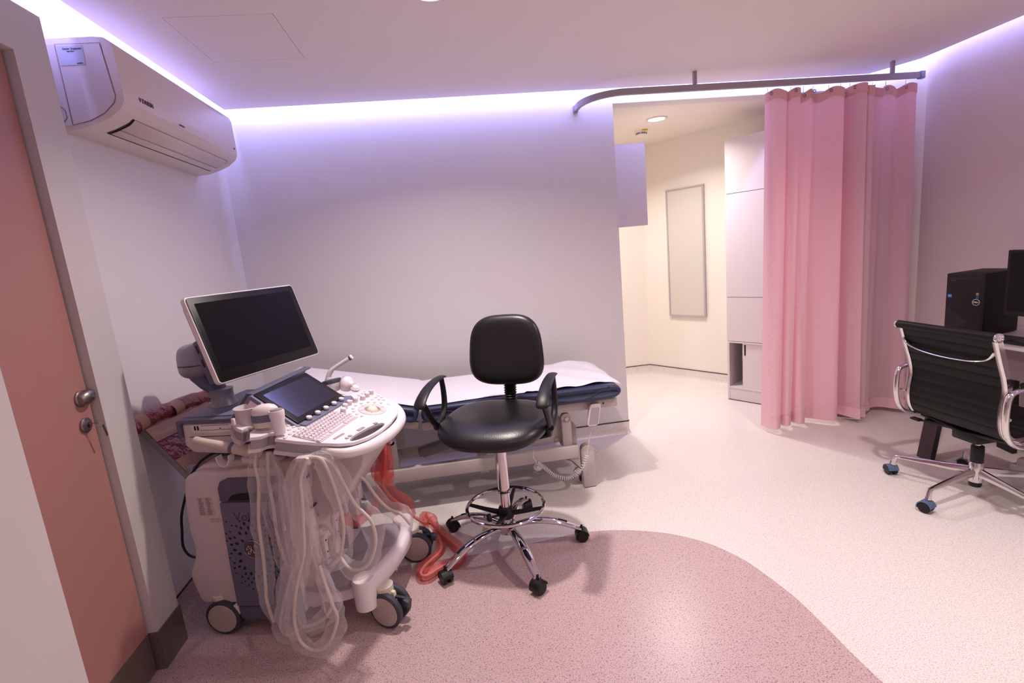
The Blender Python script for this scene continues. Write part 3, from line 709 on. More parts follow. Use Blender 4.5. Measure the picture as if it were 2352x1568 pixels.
for k_ in range(5):
    a = R(17+72*k_); d = V((cos(a), sin(a), 0)); s_ = V((-d.y, d.x, 0)); prof = smooth([(.03, 0, .120), (.10, 0, .131), (.18, 0, .128), (.26, 0, .108), (.32, 0, .082), (.357, 0, .062)], 4)
    b = MB(); rs = []
    for i, p in enumerate(prof):
        t = i/(len(prof)-1); hw = .017+.006*sin(pi*t); hh = .011+.003*sin(pi*t)
        rs.append([d*p.x+V((0, 0, p.z))+s_*hw*cos(q)+V((0, 0, 1))*hh*sin(q) for q in [2*pi*k/14 for k in range(14)]])
    b.loft(rs); lg = b.obj('leg', M['chrome'], st, ang=60)
    b = MB(); b.box(d*.27+V((0, 0, .118)), (.045, .012, .004), Matrix.Rotation(a, 3, 'Z') @ Matrix.Rotation(R(20), 3, 'Y'), bev=.001); b.obj('leg_slot', M['gap'], lg)
    twin_caster(lg, d*.360+V((0, 0, .0285)), a+.5*k_, M['blackpl'], M['blackpl'], r=.028)

# ------------------------------------------------------------------ desk, computer, desk chair
dk = thing('office_desk', 'white topped office desk with slanted black legs by the right wall', 'desk', (3.0, 1.6, 0))
MB().box((.03, .13, .715), (.47, 1.72, .03), bev=.002).obj('desk_top', M['white'], dk)
MB().box((-.04, .05, .60), (.018, 1.50, .2), bev=.002).obj('modesty_panel', mat('grey_panel', 'a8969b', .5), dk)
MB().box((.2, .05, .42), (.018, 1.50, .56), bev=.002).obj('rear_panel', mat('grey_panel', 'a8969b', .5), dk) if 0 else None
for (x, y) in ((-.08, -.62),):
    pass
for fx, fy, tx, ty in ((-.335, .835, -.14, .90), (-.335, -.62, -.14, -.70), (.17, .80, .10, .78), (.17, -.62, .1, -.6)):
    b = MB(); f = V((fx, fy, 0)); t = V((tx, ty, .70)); s_ = V((.25, .97, 0)).normalized()
    b.loft([[c+s_*w_+V((d, 0, 0)) for w_, d in ((.055, .016), (-.055, .016), (-.055, -.016), (.055, -.016))] for c in (f, t)], sm=False); b.obj('leg', mat('black_leg', '2c252b', .45) if fx < -.3 else M['blackpl'], dk)
for i in range(9): MB().cyl((-.0505, .35-.05*i, .60-.02*(i % 3)), (-.0485, .35-.05*i, .60-.02*(i % 3)), .004, n=8).obj('panel_hole', M['gap'], dk)
pc = thing('computer_tower', 'black desktop computer tower standing on the desk by the wall', 'computer', (2.965, 2.43, .731), R(-79+90))
# local: front faces -X
b = MB(); b.box((0, 0, .176), (.30, .178, .348), bev=.004); b.obj('case', mat('black_case', '0a080b', .5, spec=.2), pc)
b = MB(); b.box((-.155, 0, .176), (.014, .176, .346), bev=.003); b.obj('front_bezel', mat('dark_grey_bezel', '221b1f', .5, spec=.25), pc)
b = MB(); b.box((-.1625, -.0, .322), (.001, .15, .010)); b.obj('drive_slot', M['gap'], pc)
fx = -.1632
b = MB(); b.prism([(.084, .01), (.084, .17), (-.03, .085), (.07, .01)], lambda a, c: (fx+.0012, a, c), lambda a, c: (fx, a, c)); gr = b.obj('grille', M['gap'], pc)
b = MB()
for i in range(14):
    a = .08-i*.0075; h_ = (a+.03)/.114*.078
    b.box((fx-.0004, a, .089), (.0012, .0022, max(.01, h_*2-.01)))
b.obj('grille_rib', mat('rib', '2a2226', .5), gr, kind='stuff')
b = MB(); b.tube([(fx-.0006, -.058+.0165*cos(a), .195+.0165*sin(a)) for a in [2*pi*i/24 for i in range(24)]], .0014, n=6, closed=True); b.obj('brand_ring', M['label'], pc)
text('brand_lettering', 'DELL', .011, M['label'], pc, (fx-.0005, -.058, .195), (R(90), 0, R(-90)), bold=.0004)
MB().box((fx, .068, .225), (.001, .020, .018)).obj('blue_sticker', M['bluest'], pc)
text('sticker_lettering', 'intel', .008, M['label'], pc, (fx-.0009, .068, .226), (R(90), 0, R(-90)), bold=.0003)
text('model_lettering', 'Vostro', .008, mat('dim_print', '6a6266', .5), pc, (fx-.0005, .055, .312), (R(90), 0, R(-90)))
for z, c_ in ((.240, 'grey_port'), (.222, 'blue_port')):
    MB().box((fx, -.062, z), (.001, .012, .014)).obj('usb_port', mat(c_, '8a8278' if c_[0] == 'g' else '2b4a80', .4), pc)
for z in (.285, .265): MB().cyl((fx+.0006, -.068, z), (fx-.0006, -.068, z), .003, n=10).obj('audio_jack', M['gap'], pc)
mn = thing('desk_monitor', 'black flat desk monitor cut by the right picture edge', 'monitor', (2.90, 1.93, .73))
MB().box((-.075, 0, .31), (.03, .54, .33), bev=.004).obj('monitor_case', M['bezel'], mn)
MB().box((-.0905, 0, .315), (.002, .51, .295)).obj('screen', M['screen'], mn)
b = MB(); b.box((.10, 0, .006), (.15, .24, .012), bev=.003); b.box((.06, 0, .12), (.03, .06, .22), bev=.004); b.box((.0, 0, .25), (.14, .06, .04), bev=.004); b.obj('monitor_stand', M['bezel'], mn)
kbd = thing('desk_keyboard', 'black computer keyboard on the desk edge behind the roll top chair', 'keyboard', (2.850, 2.09, .731), R(2))
MB().box((0, 0, .008), (.13, .42, .014), bev=.003).obj('keyboard_body', M['blackpl'], kbd)
for i in range(5):
    for j in range(20):
        if i == 0 and 6 < j < 13 and j != 9: continue
        MB().box((-.05+i*.024, -.195+j*.0205, .018), (.019, .017 if not (i == 0 and j == 9) else .1, .006), bev=.001).obj('key', mat('k', '1c1a1e', .5) if (i+j) == 0 else bpy.data.materials['k'], kbd)
ps = thing('power_strip', 'beige power strip with adapters on the floor under the desk', 'power strip', (2.98, 2.02, 0), R(10))
MB().box((0, 0, .022), (.06, .36, .036), bev=.006).obj('strip_body', M['cream'], ps)
for i in range(4): MB().box((-.002, -.13+i*.085, .060), (.05, .055, .045), bev=.006).obj('plug', M['label'], ps)
b = MB(); b.tube(smooth([(2.70, 1.98, .33), (2.74, 1.92, .20), (2.80, 1.84, .06), (2.88, 1.80, .006), (2.96, 1.83, .012), (2.955, 1.80, .012)], 8), .005, n=8)
tag(b.obj('desk_cable', M['blackpl']), 'black cable hanging behind the desk chair to the power strip', 'cable')

ch = thing('desk_chair', 'black ribbed office chair with polished aluminium frame at the desk', 'chair', (2.514, 2.03, 0))
def dl(x, y, z): return V((x-2.514, y-2.03, z))
sprof = smooth([(2.300, 0, .866), (2.335, 0, .76), (2.366, 0, .67), (2.376, 0, .60), (2.366, 0, .53), (2.368, 0, .46), (2.392, 0, .405), (2.44, 0, .378), (2.52, 0, .378), (2.66, 0, .40), (2.80, 0, .408), (2.85, 0, .39)], 5)
# ribbed upholstery: one strip per rib
yl, yr = 2.258, 1.832
acc = 0; ribs = []; cur = [sprof[0]]
dens = []
for a_, b_ in zip(sprof, sprof[1:]):
    n_ = max(1, int((b_-a_).length/.004)); dens += [a_.lerp(b_, i/n_) for i in range(n_)]
dens.append(sprof[-1])
RIB = .046; s_acc = 0; seg = [dens[0]]
for a_, b_ in zip(dens, dens[1:]):
    s_acc += (b_-a_).length; seg.append(b_)
    if s_acc >= RIB: ribs.append(seg); seg = [b_]; s_acc = 0
for sg in ribs:
    b = MB(); m_ = len(sg)-1; rs = []
    for i, p in enumerate(sg):
        d = (sg[min(i+1, m_)]-sg[max(i-1, 0)]).normalized(); nr = V((d.z, 0, -d.x)); th = .006+.0035*math.sqrt(max(0, 1-(2*i/m_-1)**2))
        rs.append([V((p.x-2.514, y-2.03, p.z))+nr*t for y, t in ((yl, th), (yr, th), (yr, -th), (yl, -th))])
    b.loft(rs); b.obj('upholstery_rib', M['leather2'], ch, ang=50)
b = MB(); b.cyl(dl(2.294, 2.285, .872), dl(2.294, 1.805, .872), .020, n=24); b.obj('headroll', M['leather2'], ch)
for y, e in ((2.285, 1), (1.805, -1)):
    b = MB(); b.lathe([(.021, -.004), (.022, 0), (.021, .006), (.014, .008), (.012, .005), (.004, .005), (.003, .007), (0, .007)], dl(2.294, y, .872), (0, e, 0), n=24); b.obj('roll_cap', M['chrome'], ch)
for y, s_ in ((2.272, 1), (1.818, -1)):
    b = MB(); rs = []; m_ = len(sprof)
    for i, p in enumerate(sprof):
        d = (sprof[min(i+1, m_-1)]-sprof[max(i-1, 0)]).normalized(); nr = V((d.z, 0, -d.x)); w_ = .013; t_ = .017 if i < m_*.6 else .012
        rs.append([V((p.x-2.514, y-2.03, p.z))+nr*t*t_+V((0, q*w_, 0)) for q, t in ((1, .7), (.35, 1), (.35, .5), (-.35, .5), (-.35, 1), (-1, .7), (-1, -.8), (1, -.8))])
    b.loft(rs); b.obj('side_frame', M['alu'], ch, ang=40)
    ya = y+s_*.042
    loop = smooth([(2.372, ya, .632), (2.335, ya, .61), (2.326, ya, .54), (2.332, ya, .46), (2.36, ya, .40), (2.42, ya, .368), (2.52, ya, .375), (2.60, ya, .43), (2.64, ya, .52), (2.63, ya, .60), (2.58, ya, .640), (2.47, ya, .645)], 5, closed=True)
    b = MB(); b.tube([p-V((2.514, 2.03, 0)) for p in loop], .0125, n=10, closed=True, up=(0, 1, 0), sx=.8, sy=1.2)
    for zx, zz in ((2.350, .505), (2.44, .372)): b.cyl(dl(zx, ya, zz), dl(zx+.012, y, zz), .007, n=10)
    ao = b.obj('arm_loop', M['alu'], ch, ang=50)
    b = MB(); b.tube([dl(2.40, ya, .655), dl(2.50, ya, .66), dl(2.60, ya, .65)], .014, n=10); b.obj('arm_sleeve', M['blackpl'], ao)
br = smooth([(2.322, 2.262, .80), (2.322, 2.235, .772), (2.320, 2.16, .752), (2.318, 2.045, .742), (2.320, 1.92, .747), (2.322, 1.855, .765), (2.322, 1.828, .80)], 6)
b = MB(); b.tube([p-V((2.514+.012, 2.03, 0)) for p in br], .009, n=8, sx=.7, sy=1.3, up=(1, 0, 0)); b.obj('back_spreader', M['alu'], ch, ang=50)
b = MB(); b.tube([dl(2.44, 2.262, .365), dl(2.44, 2.045, .34), dl(2.44, 1.828, .365)], .009, n=8); b.obj('seat_spreader', M['blackpl'], ch)
b = MB(); b.box((.0, 0, .325), (.17, .13, .05), bev=.012); b.box((-.06, .12, .345), (.05, .16, .018), Matrix.Rotation(R(18), 3, 'Z'), bev=.004); b.box((.03, -.11, .35), (.16, .12, .014), bev=.004)
b.cyl((-.05, .08, .335), (-.11, .21, .345), .006, n=8); b.cyl((.02, -.1, .33), (.04, -.21, .315), .006, n=8); b.box((-.115, .225, .346), (.03, .05, .012), bev=.003); b.obj('tilt_mechanism', M['blackpl'], ch)
b = MB(); b.lathe([(.013, .20), (.013, .31)], n=20); b.obj('gas_piston', M['chrome'], ch)
b = MB(); b.lathe([(.0245, .178), (.0265, .182), (.0265, .262), (.024, .266)], n=24, cap=True); b.obj('column_sleeve', M['blackpl'], ch)
b = MB(); b.lathe([(.024, .075), (.030, .078), (.030, .17), (.026, .18), (.02, .18)], n=28); b.obj('base_hub', M['alu'], ch)
b = MB(); b.lathe([(.0, .052), (.024, .052), (.026, .056), (.026, .078)], n=24); b.obj('hub_plug', M['blackpl'], ch)
for k_ in range(5):
    a = R(119-72*k_); d = V((cos(a), sin(a), 0)); s_ = V((-d.y, d.x, 0)); b = MB()
    b.loft([[d*q+s_*w_*hw+V((0, 0, z+t*hh)) for w_, t in ((1, -1), (1, .2), (.45, 1), (-.45, 1), (-1, .2), (-1, -1))] for q, hw, hh, z in ((.02, .013, .020, .132), (.15, .0115, .014, .125), (.29, .009, .009, .116), (.318, .008, .008, .113))])
    b.tube([d*.31+V((0, 0, .116)), d*.330+V((0, 0, .110)), d*.337+V((0, 0, .09)), d*.341+V((0, 0, .062))], [.009, .011, .012, .0135], n=10)
    lg = b.obj('leg', M['alu'], ch, ang=40)
    twin_caster(lg, d*.352+V((0, 0, .0275)), a+(2.4, 1.1, 2.0, .4, 1.7)[k_], M['bluehood'], M['blackpl'], r=.027)
    
#PART3
# ------------------------------------------------------------------ ultrasound machine
us = thing('ultrasound_machine', 'white and slate ultrasound machine with monitor, keyboard console and big casters', 'ultrasound machine', (-1.085, 1.943, 0), R(-13))
def rp(poly, v0, v1, m, name, parent=us, bev=.006, seg=2, ang=35):
    b = MB(); b.prism(poly, lambda a, c: (a, v0, c), lambda a, c: (a, v1, c), bev=bev, seg=seg); return b.obj(name, m, parent, ang=ang)
# rear housing
left = [(p.x, p.y) for p in smooth([(-.045, .132, 0), (-.063, .150, 0), (-.075, .20, 0), (-.083, .262, 0), (-.060, .312, 0), (-.042, .355, 0), (-.040, .40, 0), (-.046, .46, 0), (-.036, .58, 0), (-.026, .645, 0), (-.008, .682, 0), (.03, .698, 0)], 3)]
body = left+[(.30, .705), (.372, .700), (.385, .68), (.385, .09), (.36, .07), (.11, .07), (.105, .13)]
rp(body, .004, .44, M['mach'], 'rear_housing', bev=.010, seg=3, ang=50)
bl = [(p[0], p[1]) for p in [(.128, .055), (.365, .055), (.382, .08), (.382, .66), (.37, .672), (.160, .672), (.135, .660), (.122, .635), (.120, .58), (.105, .30), (.104, .11), (.104, .07)]]
sp_ = rp([(.104, .128), (.378, .128), (.380, .574), (.119, .574), (.108, .30)], -.010, .02, M['slate'], 'side_panel', bev=.003)
rp([(.120, .060), (.36, .060), (.376, .075), (.378, .122), (.104, .122), (.106, .07)], -.004, .02, M['slate2'], 'side_skirt', bev=.003)
rp([(.121, .58), (.380, .58), (.380, .655), (.368, .672), (.165, .672), (.135, .660), (.122, .635)], -.008, .02, M['slate2'], 'panel_handle', bev=.003)
rp([(.155, .582), (.37, .582), (.37, .612), (.21, .612), (.175, .605)], -.0095, -.007, M['gap'], 'handle_recess_shade', bev=0)  # flat dark plate standing for the shade inside the grip
rp([(.082, .062), (.103, .062), (.103, .128), (.082, .128)], -.006, .03, M['machw'], 'skirt_corner', bev=.003)
rp([(.0, .690), (.38, .700), (.38, .735), (.33, .738), (.05, .720)], .03, .42, M['mach'], 'housing_lid', bev=.012, seg=3)
# perforations round the emblem
b = MB(); rng = random.Random(4); cu_, cz_ = .222, .372
for i in range(150):
    rr = .040+.0125*math.sqrt(i)*1.0; a = i*2.39996
    rr = .046+.108*math.sqrt(i/150)
    if rng.random() < .12: continue
    x = cu_+rr*cos(a)*.95; z = cz_+rr*sin(a)*1.15+.0; sz = .0105*(1-.60*(rr-.046)/.108)*rng.uniform(.75, 1.15)
    if not (.116 < x < .372 and .14 < z < .50): continue
    if (x-cu_)**2+(z-cz_)**2 < .046**2: continue
    d = V((cos(a), 0, sin(a))); e = V((-sin(a), 0, cos(a))); c = V((x, -.0104, z))
    b._add([c+d*sz*.95*cos(q)+e*sz*.62*sin(q) for q in [2*pi*k/8 for k in range(8)]], [tuple(range(8))])
b.obj('vent_hole', M['gap'], sp_, kind='stuff')
b = MB(); b.lathe([(0, 0), (.040, 0), (.040, .003), (.037, .0035), (.0355, .001), (0, .001)], (cu_, -.0102, cz_+.006), (0, -1, 0), n=32); em = b.obj('emblem_disc', mat('emblem', '73696f', .3, .6), sp_)
b = MB()
def ec(pts, r=.0017): b.tube([V((cu_+x*.00132, -.0145, cz_+.006+z*.00132)) for x, z in [(p.x, p.y) for p in smooth([(x, z, 0) for x, z in pts], 5)]], r, n=6)
b.tube([V((cu_+.037*cos(a), -.0135, cz_+.006+.037*sin(a))) for a in [2*pi*i/32 for i in range(32)]], .0014, n=6, closed=True)
ec([(-15, 8), (-19, 3), (-14, 0), (-10, 5), (-13, 11), (-7, 12), (-3, 8), (-5, -2), (-9, -12), (-14, -14), (-15, -8), (-6, -3), (0, 1)])
ec([(16, 8), (11, 13), (5, 10), (7, 4), (11, 3), (4, 2), (1, -5), (5, -11), (12, -10), (16, -4)])
ec([(-9, 4), (-6, 3), (-4, 6)]); b.obj('emblem_script', M['chrome'], sp_)
text('model_lettering', 'Voluson', .050, mat('engraved', '4a4d62', .4), sp_, (.250, -.0104, .515), (R(90), 0, 0))
# rating labels
for (x, z, w_, h_, cols, rows) in ((.048, .557, .066, .076, (-.016, .016), 13), (.078, .497, .046, .016, (-.01, .01), 3)):
    l_ = MB().box((x, .0033, z), (w_, .0012, h_)).obj('rating_label', M['label'], us)
    b = MB()
    for c_ in cols:
        for r_ in range(rows):
            b.box((x+c_-.003+rng.uniform(0, .004), .0022, z+h_*.44-r_*h_*.88/(rows-1)), (w_*rng.uniform(.14, .36), .0006, h_*.035))
    b.obj('label_print', mat('pale_ink', '857b82', .6), l_, kind='stuff')
# forward body, drawers, ports
rp([(.375, .10), (.40, .085), (.455, .10), (.462, .30), (.452, .44), (.462, .70), (.45, .72), (.36, .72), (.36, .10)], .02, .425, M['mach'], 'front_housing', bev=.014, seg=3, ang=50)
for z in (.645, .52):
    b = MB(); b.box((.4635, .115, z), (.004, .16, .008)); b.obj('drawer_slot', M['ink'], us)
for v_, z in ((.10, .31), (.205, .335), (.31, .36), (.355, .43)):
    b = MB(); b.prism(rrect(.085, .15, .03, 4), lambda a, c: (.455, v_+a, z+c), lambda a, c: (.478, v_+a, z+c), bev=.004); po = b.obj('probe_port', M['machw'], us)
    b = MB(); b.prism(rrect(.045, .10, .02, 4), lambda a, c: (.478, v_+a, z+c), lambda a, c: (.515, v_+a, z+c), bev=.006); b.obj('port_plug', M['mach'], po)
    b = MB(); b.prism(rrect(.016, .06, .007, 3), lambda a, c: (.500, v_+.034+a, z+c), lambda a, c: (.535, v_+.034+a, z+c), bev=.003); b.obj('port_lever', M['slate2'], po)
    b = MB()
    for dz in (-.055, -.03, .0, .05): b.box((.4795, v_-.033, z+dz), (.002, .006, .005))
    b.obj('port_marks', M['gap'], po, kind='stuff')
# console column fairing
b = MB(); prof = [(.34, .80), (.70, .80), (.715, .775), (.685, .67), (.535, .475), (.46, .45), (.44, .50), (.40, .70)]
for (v0, v1) in ((.045, .40),): b.prism(prof, lambda a, c: (a, .225+(.06 if c < .6 else .17)*(-1) * (1 if c >= .6 else 2.5), c), lambda a, c: (a, .225+(.06 if c < .6 else .17)*(1 if c >= .6 else 2.5), c), bev=.012, seg=3)
b.obj('console_column', M['mach'], us, ang=50)
rp([(.06, .715), (.40, .715), (.42, .80), (.05, .80)], .10, .36, M['slate2'], 'lift_column', bev=.01)
# foot tray, bumper and casters
tr = [(p.x, p.y) for p in smooth([(.36, .02, 0), (.52, .0, 0), (.61, .02, 0), (.665, .12, 0), (.690, .23, 0), (.675, .34, 0), (.61, .43, 0), (.50, .45, 0), (.36, .43, 0)], 5)]
b = MB(); b.prism(tr, lambda a, c: (a, c, .168+max(0, a-.5)*.22), lambda a, c: (a, c, .192+max(0, a-.5)*.22), bev=.005); b.obj('foot_tray', M['mgrey'], us)
b = MB(); b.prism([(a*.985+.006, .012+c*.95) for a, c in tr], lambda a, c: (a, c, .118+max(0, a-.5)*.2), lambda a, c: (a, c, .166+max(0, a-.5)*.2), bev=.004); b.obj('base_chassis', M['machw'], us)
rim = smooth([(.62, -.005, .178), (.655, .05, .186), (.69, .14, .196), (.705, .235, .20), (.70, .33, .196), (.675, .42, .186), (.655, .465, .178)], 5)
b = MB(); rs = []
for i, p in enumerate(rim):
    d = (rim[min(i+1, len(rim)-1)]-rim[max(i-1, 0)]).normalized(); s_ = V((d.y, -d.x, 0)).normalized(); t_ = sin(pi*i/(len(rim)-1)); hh = .046-.014*t_; ww = .026-.002*t_
    rs.append([p+s_*ww*x+V((0, 0, z*hh)) for x, z in ((-1, .75), (-.6, 1), (.6, 1), (1, .75), (1.05, -.8), (.7, -1), (-.7, -1), (-1, -.8))])
b.loft(rs); b.obj('front_bumper', M['machw'], us, ang=60)
def big_caster(u_, v_, ang_, pedal=True, cap=True):
    c = V((u_, v_, .074)); d = V((cos(ang_), sin(ang_), 0)); ax = V((-d.y, d.x, 0)); b = MB()
    b.cyl(V((u_-.03*0, v_, .09))-d*.012, V((u_, v_, .165))-d*.018, .032, .036, n=24, bev=.003); 
    b.box(c-d*.002+V((0, 0, .02)), (.07, .020, .10), Matrix.Rotation(ang_, 3, 'Z'), bev=.008)
    fk = b.obj('caster_fork', M['cream'], us)
    for s_ in (-1, 1):
        o = c+ax*s_*.030
        b = MB(); b.lathe([(.050, -.012), (.066, -.0135), (.0735, -.009), (.0740, 0), (.0735, .009), (.066, .0135), (.050, .012)], o, ax*s_, n=40); b.obj('caster_tyre', M['rubber'], fk)
        b = MB(); b.lathe([(0, -.010), (.062, -.010), (.062, .010), (.060, .0145), (.05, .0165), (0, .0170)], o, ax*s_, n=40); b.obj('caster_disc', M['hub'], fk)
    if pedal:
        b = MB(); b.box(c+d*.082+V((0, 0, .030)), (.030, .030, .030), Matrix.Rotation(ang_, 3, 'Z') @ Matrix.Rotation(R(20), 3, 'Y'), bev=.006); b.box(c+d*.055+V((0, 0, .045)), (.05, .012, .010), Matrix.Rotation(ang_, 3, 'Z'), bev=.002); b.obj('brake_pedal', M['rubber'], fk)
    return fk
big_caster(.030, .030, R(0), False); big_caster(.030, .42, R(0), False)
big_caster(.712, .055, R(-16)); big_caster(.700, .475, R(8))
for (u_, v_) in ((.632, .022), (.650, .458)):
    b = MB(); b.lathe([(.0, .095), (.036, .095), (.043, .10), (.046, .212), (.041, .224), (0, .226)], (u_, v_, 0), n=28); b.obj('caster_housing', M['machw'], us)
# rear box with drive and ports
rp([(.0, .800), (.03, .772), (.17, .760), (.235, .80), (.26, .86), (.25, .89), (.004, .89)], .022, .43, M['mach'], 'electronics_box', bev=.010, seg=3)
rp([(-.010, .835), (.004, .835), (.006, .893), (.225, .891), (.236, .895), (.310, .985), (.325, .985), (.330, .992), (.300, .998), (.222, .908), (.215, .905), (-.003, .907), (-.010, .900)], .012, .44, M['slate2'], 'top_cover', bev=.0025)
b = MB(); b.box((.10, .225, .9075), (.20, .36, .004), bev=.001); b.obj('cover_inlay', M['slate'], us)
dr_ = rp([(.045, .852), (.205, .850), (.215, .884), (.045, .886)], .0175, .03, M['machw'], 'drive_bay', bev=.002)
for x in (.062, .074): MB().box((x, .0168, .872), (.006, .002, .017)).obj('usb_socket', M['gap'], dr_)
b = MB(); b.box((.145, .0168, .880), (.115, .001, .0012)); b.obj('tray_line', M['ink'], dr_)
b = MB(); b.box((.145, .0168, .862), (.125, .001, .0012)); b.obj('tray_line', M['ink'], dr_)
MB().box((.165, .0166, .867), (.006, .001, .003)).obj('eject_hole', M['gap'], dr_)
rp([(.03, .836), (.21, .834), (.212, .8355), (.03, .8375)], .0185, .022, M['ink'], 'box_seam', bev=0)
# deck frame
K_ = V((.588, .018, .85)); A_ = V((cos(R(84.2)), sin(R(84.2)), 0)); B_ = V((-sin(R(84.2))*cos(R(13)), cos(R(84.2))*cos(R(13)), sin(R(13)))); N_ = A_.cross(B_)
def D(a, b, h=0): return K_+A_*a+B_*b+N_*h
MD = Matrix((A_, B_, N_)).transposed()
ED = MD.to_euler()
outl = [(-.165, .095), (-.137, .105), (-.126, .122), (-.140, .137), (-.170, .142), (-.196, .168), (-.160, .196), (-.124, .200), (-.110, .215), (-.128, .228), (-.160, .226), (-.150, .262), (-.118, .300), (-.05, .335), (.13, .35), (.30, .345), (.315, .25), (.312, .16), (.335, .105), (.375, .088), (.415, .090), (.436, .075), (.433, .045), (.408, -.02), (.370, -.085), (.315, -.135), (.25, -.168), (.16, -.182), (.07, -.185), (-.01, -.172), (-.07, -.148), (-.105, -.105), (-.128, -.05), (-.150, .02)]
def holed(outer, hole, h0, h1, name, m, parent=us, bev=0):
    t = bmesh.new(); lo = []
    for lp in (outer, hole) if hole else (outer,):
        vs = [t.verts.new((x, y, 0)) for x, y in lp]; lo.append([t.edges.new((vs[i], vs[(i+1) % len(vs)])) for i in range(len(vs))])
    bmesh.ops.triangle_fill(t, edges=[e for l in lo for e in l], use_beauty=True)
    ex = bmesh.ops.extrude_face_region(t, geom=t.faces[:])
    for v in [g for g in ex['geom'] if isinstance(g, bmesh.types.BMVert)]: v.co.z = 1
    bmesh.ops.recalc_face_normals(t, faces=t.faces[:])
    if bev: 
        for v in t.verts: v.co.z *= (h1-h0)
        eds = [e for e in t.edges if len(e.link_faces) == 2 and e.calc_face_angle(0) > .8 and all(v.co.z > (h1-h0)*.5 for v in e.verts)]
        bmesh.ops.bevel(t, geom=eds, offset=bev, segments=2, profile=.5, affect='EDGES')
        for v in t.verts: v.co.z /= (h1-h0)
    for v in t.verts: v.co = D(v.co.x, v.co.y, h0+(h1-h0)*v.co.z)
    b = MB(); b.merge(t); return b.obj(name, m, parent, ang=30)
def scale_poly(P, s_, c=(.13, .06)): return [(c[0]+(x-c[0])*s_, c[1]+(y-c[1])*s_) for x, y in P]
hole = [(p.x, p.y) for p in smooth([(-.062, -.128, 0), (-.03, -.120, 0), (.02, -.124, 0), (.07, -.132, 0), (.115, -.145, 0), (.132, -.160, 0), (.112, -.172, 0), (.04, -.170, 0), (-.025, -.156, 0), (-.058, -.140, 0)], 3, closed=True)]
deck = holed(outl, hole, -.012, .0, 'console_deck', M['machw'], bev=.004)
dside = holed(scale_poly(outl, .985), hole, -.046, -.0125, 'console_side', M['mgrey'])
rim2 = scale_poly([q for q in outl if not (q[0] > .29 and q[1] > .08)], 1.012)
ix = rim2.index(scale_poly([(.13, .35)], 1.012)[0]); rim2[ix+1:ix+1] = [(.32, .338), (.41, .285), (.438, .21), (.441, .12)]
holed(rim2, hole, -.058, -.046, 'console_rim', M['mach'])
# front hand rail over the cut-out
hr = smooth([D(-.118, -.050, -.028), D(-.112, -.105, -.031), D(-.090, -.145, -.031), D(-.03, -.182, -.029), D(.04, -.200, -.026), D(.13, -.206, -.024), D(.24, -.190, -.022), D(.325, -.142, -.020), D(.38, -.082, -.020), D(.415, -.02, -.020)], 6)
b = MB(); rs = []
for i, p in enumerate(hr):
    t = i/(len(hr)-1); d = (hr[min(i+1, len(hr)-1)]-hr[max(i-1, 0)]).normalized(); s_ = d.cross(N_).normalized(); w_ = .004+.017*sin(pi*t)**.6; h_ = .008+.013*sin(pi*t)**.6
    rs.append([p+s_*w_*cos(q)+N_*h_*sin(q) for q in [2*pi*k/14 for k in range(14)]])
b.loft(rs); b.obj('hand_rail', M['machw'], deck, ang=60)
# keyboard
kt = MB(); kt.box((0, 0, .0015), (.262, .110, .003), bev=.001); kbo = kt.obj('keyboard_tray', M['mach'], deck); kbo.location = D(.003, .002); kbo.rotation_euler = ED
kproto = None
for r_ in range(6):
    n_ = 15 if r_ < 5 else 9
    for c_ in range(n_):
        wd = .0150; x = -.122+c_*.0173+(.003 if r_ in (2, 3) else 0); 
        if r_ == 5 and c_ == 4: wd = .09; x = .0-.006
        elif r_ == 5 and c_ > 4: x = .055+(c_-5)*.0173
        elif r_ == 5: x = -.122+c_*.0173
        y = .045-r_*.0178
        key = (wd > .05)
        if kproto is None or key:
            o = MB().box((0, 0, .003), (wd, .0145, .005), bev=.0014, seg=1).obj('key', M['keys'], kbo)
            if not key: kproto = o
        else:
            o = kproto.copy(); C.objects.link(o); o.parent = kbo
        o.location = (x, y, .0015)
b = MB(); rg = random.Random(3)
for r_ in range(5):
    for c_ in range(15): b.box((-.124+c_*.0173+rg.uniform(-.002, .002), .047-r_*.0178, .0082), (rg.uniform(.003, .006), .0028, .0004))
o = b.obj('key_legend', M['ink'], kbo, kind='stuff')
def deckobj(mb, name, m, a, b_, parent=deck, h=0, rz=0, ang=35):
    o = mb.obj(name, m, parent, ang=ang); o.location = D(a, b_, h); o.rotation_euler = (MD @ Matrix.Rotation(rz, 3, 'Z')).to_euler(); return o
def button(a, b_, w_=.016, h_=.012, rz=0):
    return deckobj(MB().prism(rrect(w_, h_, min(w_, h_)*.48, 3), lambda x, y: (x, y, 0), lambda x, y: (x*.9, y*.9, .004), bev=.0008), 'button', M['keys'], a, b_, rz=rz)
for q in ((-.059, .118), (-.060, .095), (-.061, .071), (-.084, .118), (-.087, .095), (-.089, .071), (-.115, .072)): button(*q)
button(-.145, .068, .024, .011, .2)
for q in ((.202, .006), (.176, -.012), (.148, -.012), (.158, -.036), (.237, .013), (.27, .005), (.298, -.012), (.31, -.036), (.336, -.011), (.365, -.013), (.391, -.013), (.379, -.034), (.356, -.055), (.349, -.037), (.317, -.062), (.407, .058), (.379, .056), (.351, .059), (.316, .05)): button(*q)
button(.150, -.061, .018, .012, .3); button(.325, -.092, .024, .012, .5)
def knob(a, b_, low, top):
    k1 = deckobj(MB().lathe([(.0115, 0), (.0115, .011), (0, .011)], n=20), 'knob', low, a, b_)
    o = MB().lathe([(.0105, .0115), (.0108, .018), (.009, .020), (0, .020)], n=20).obj('knob_top', top, k1)
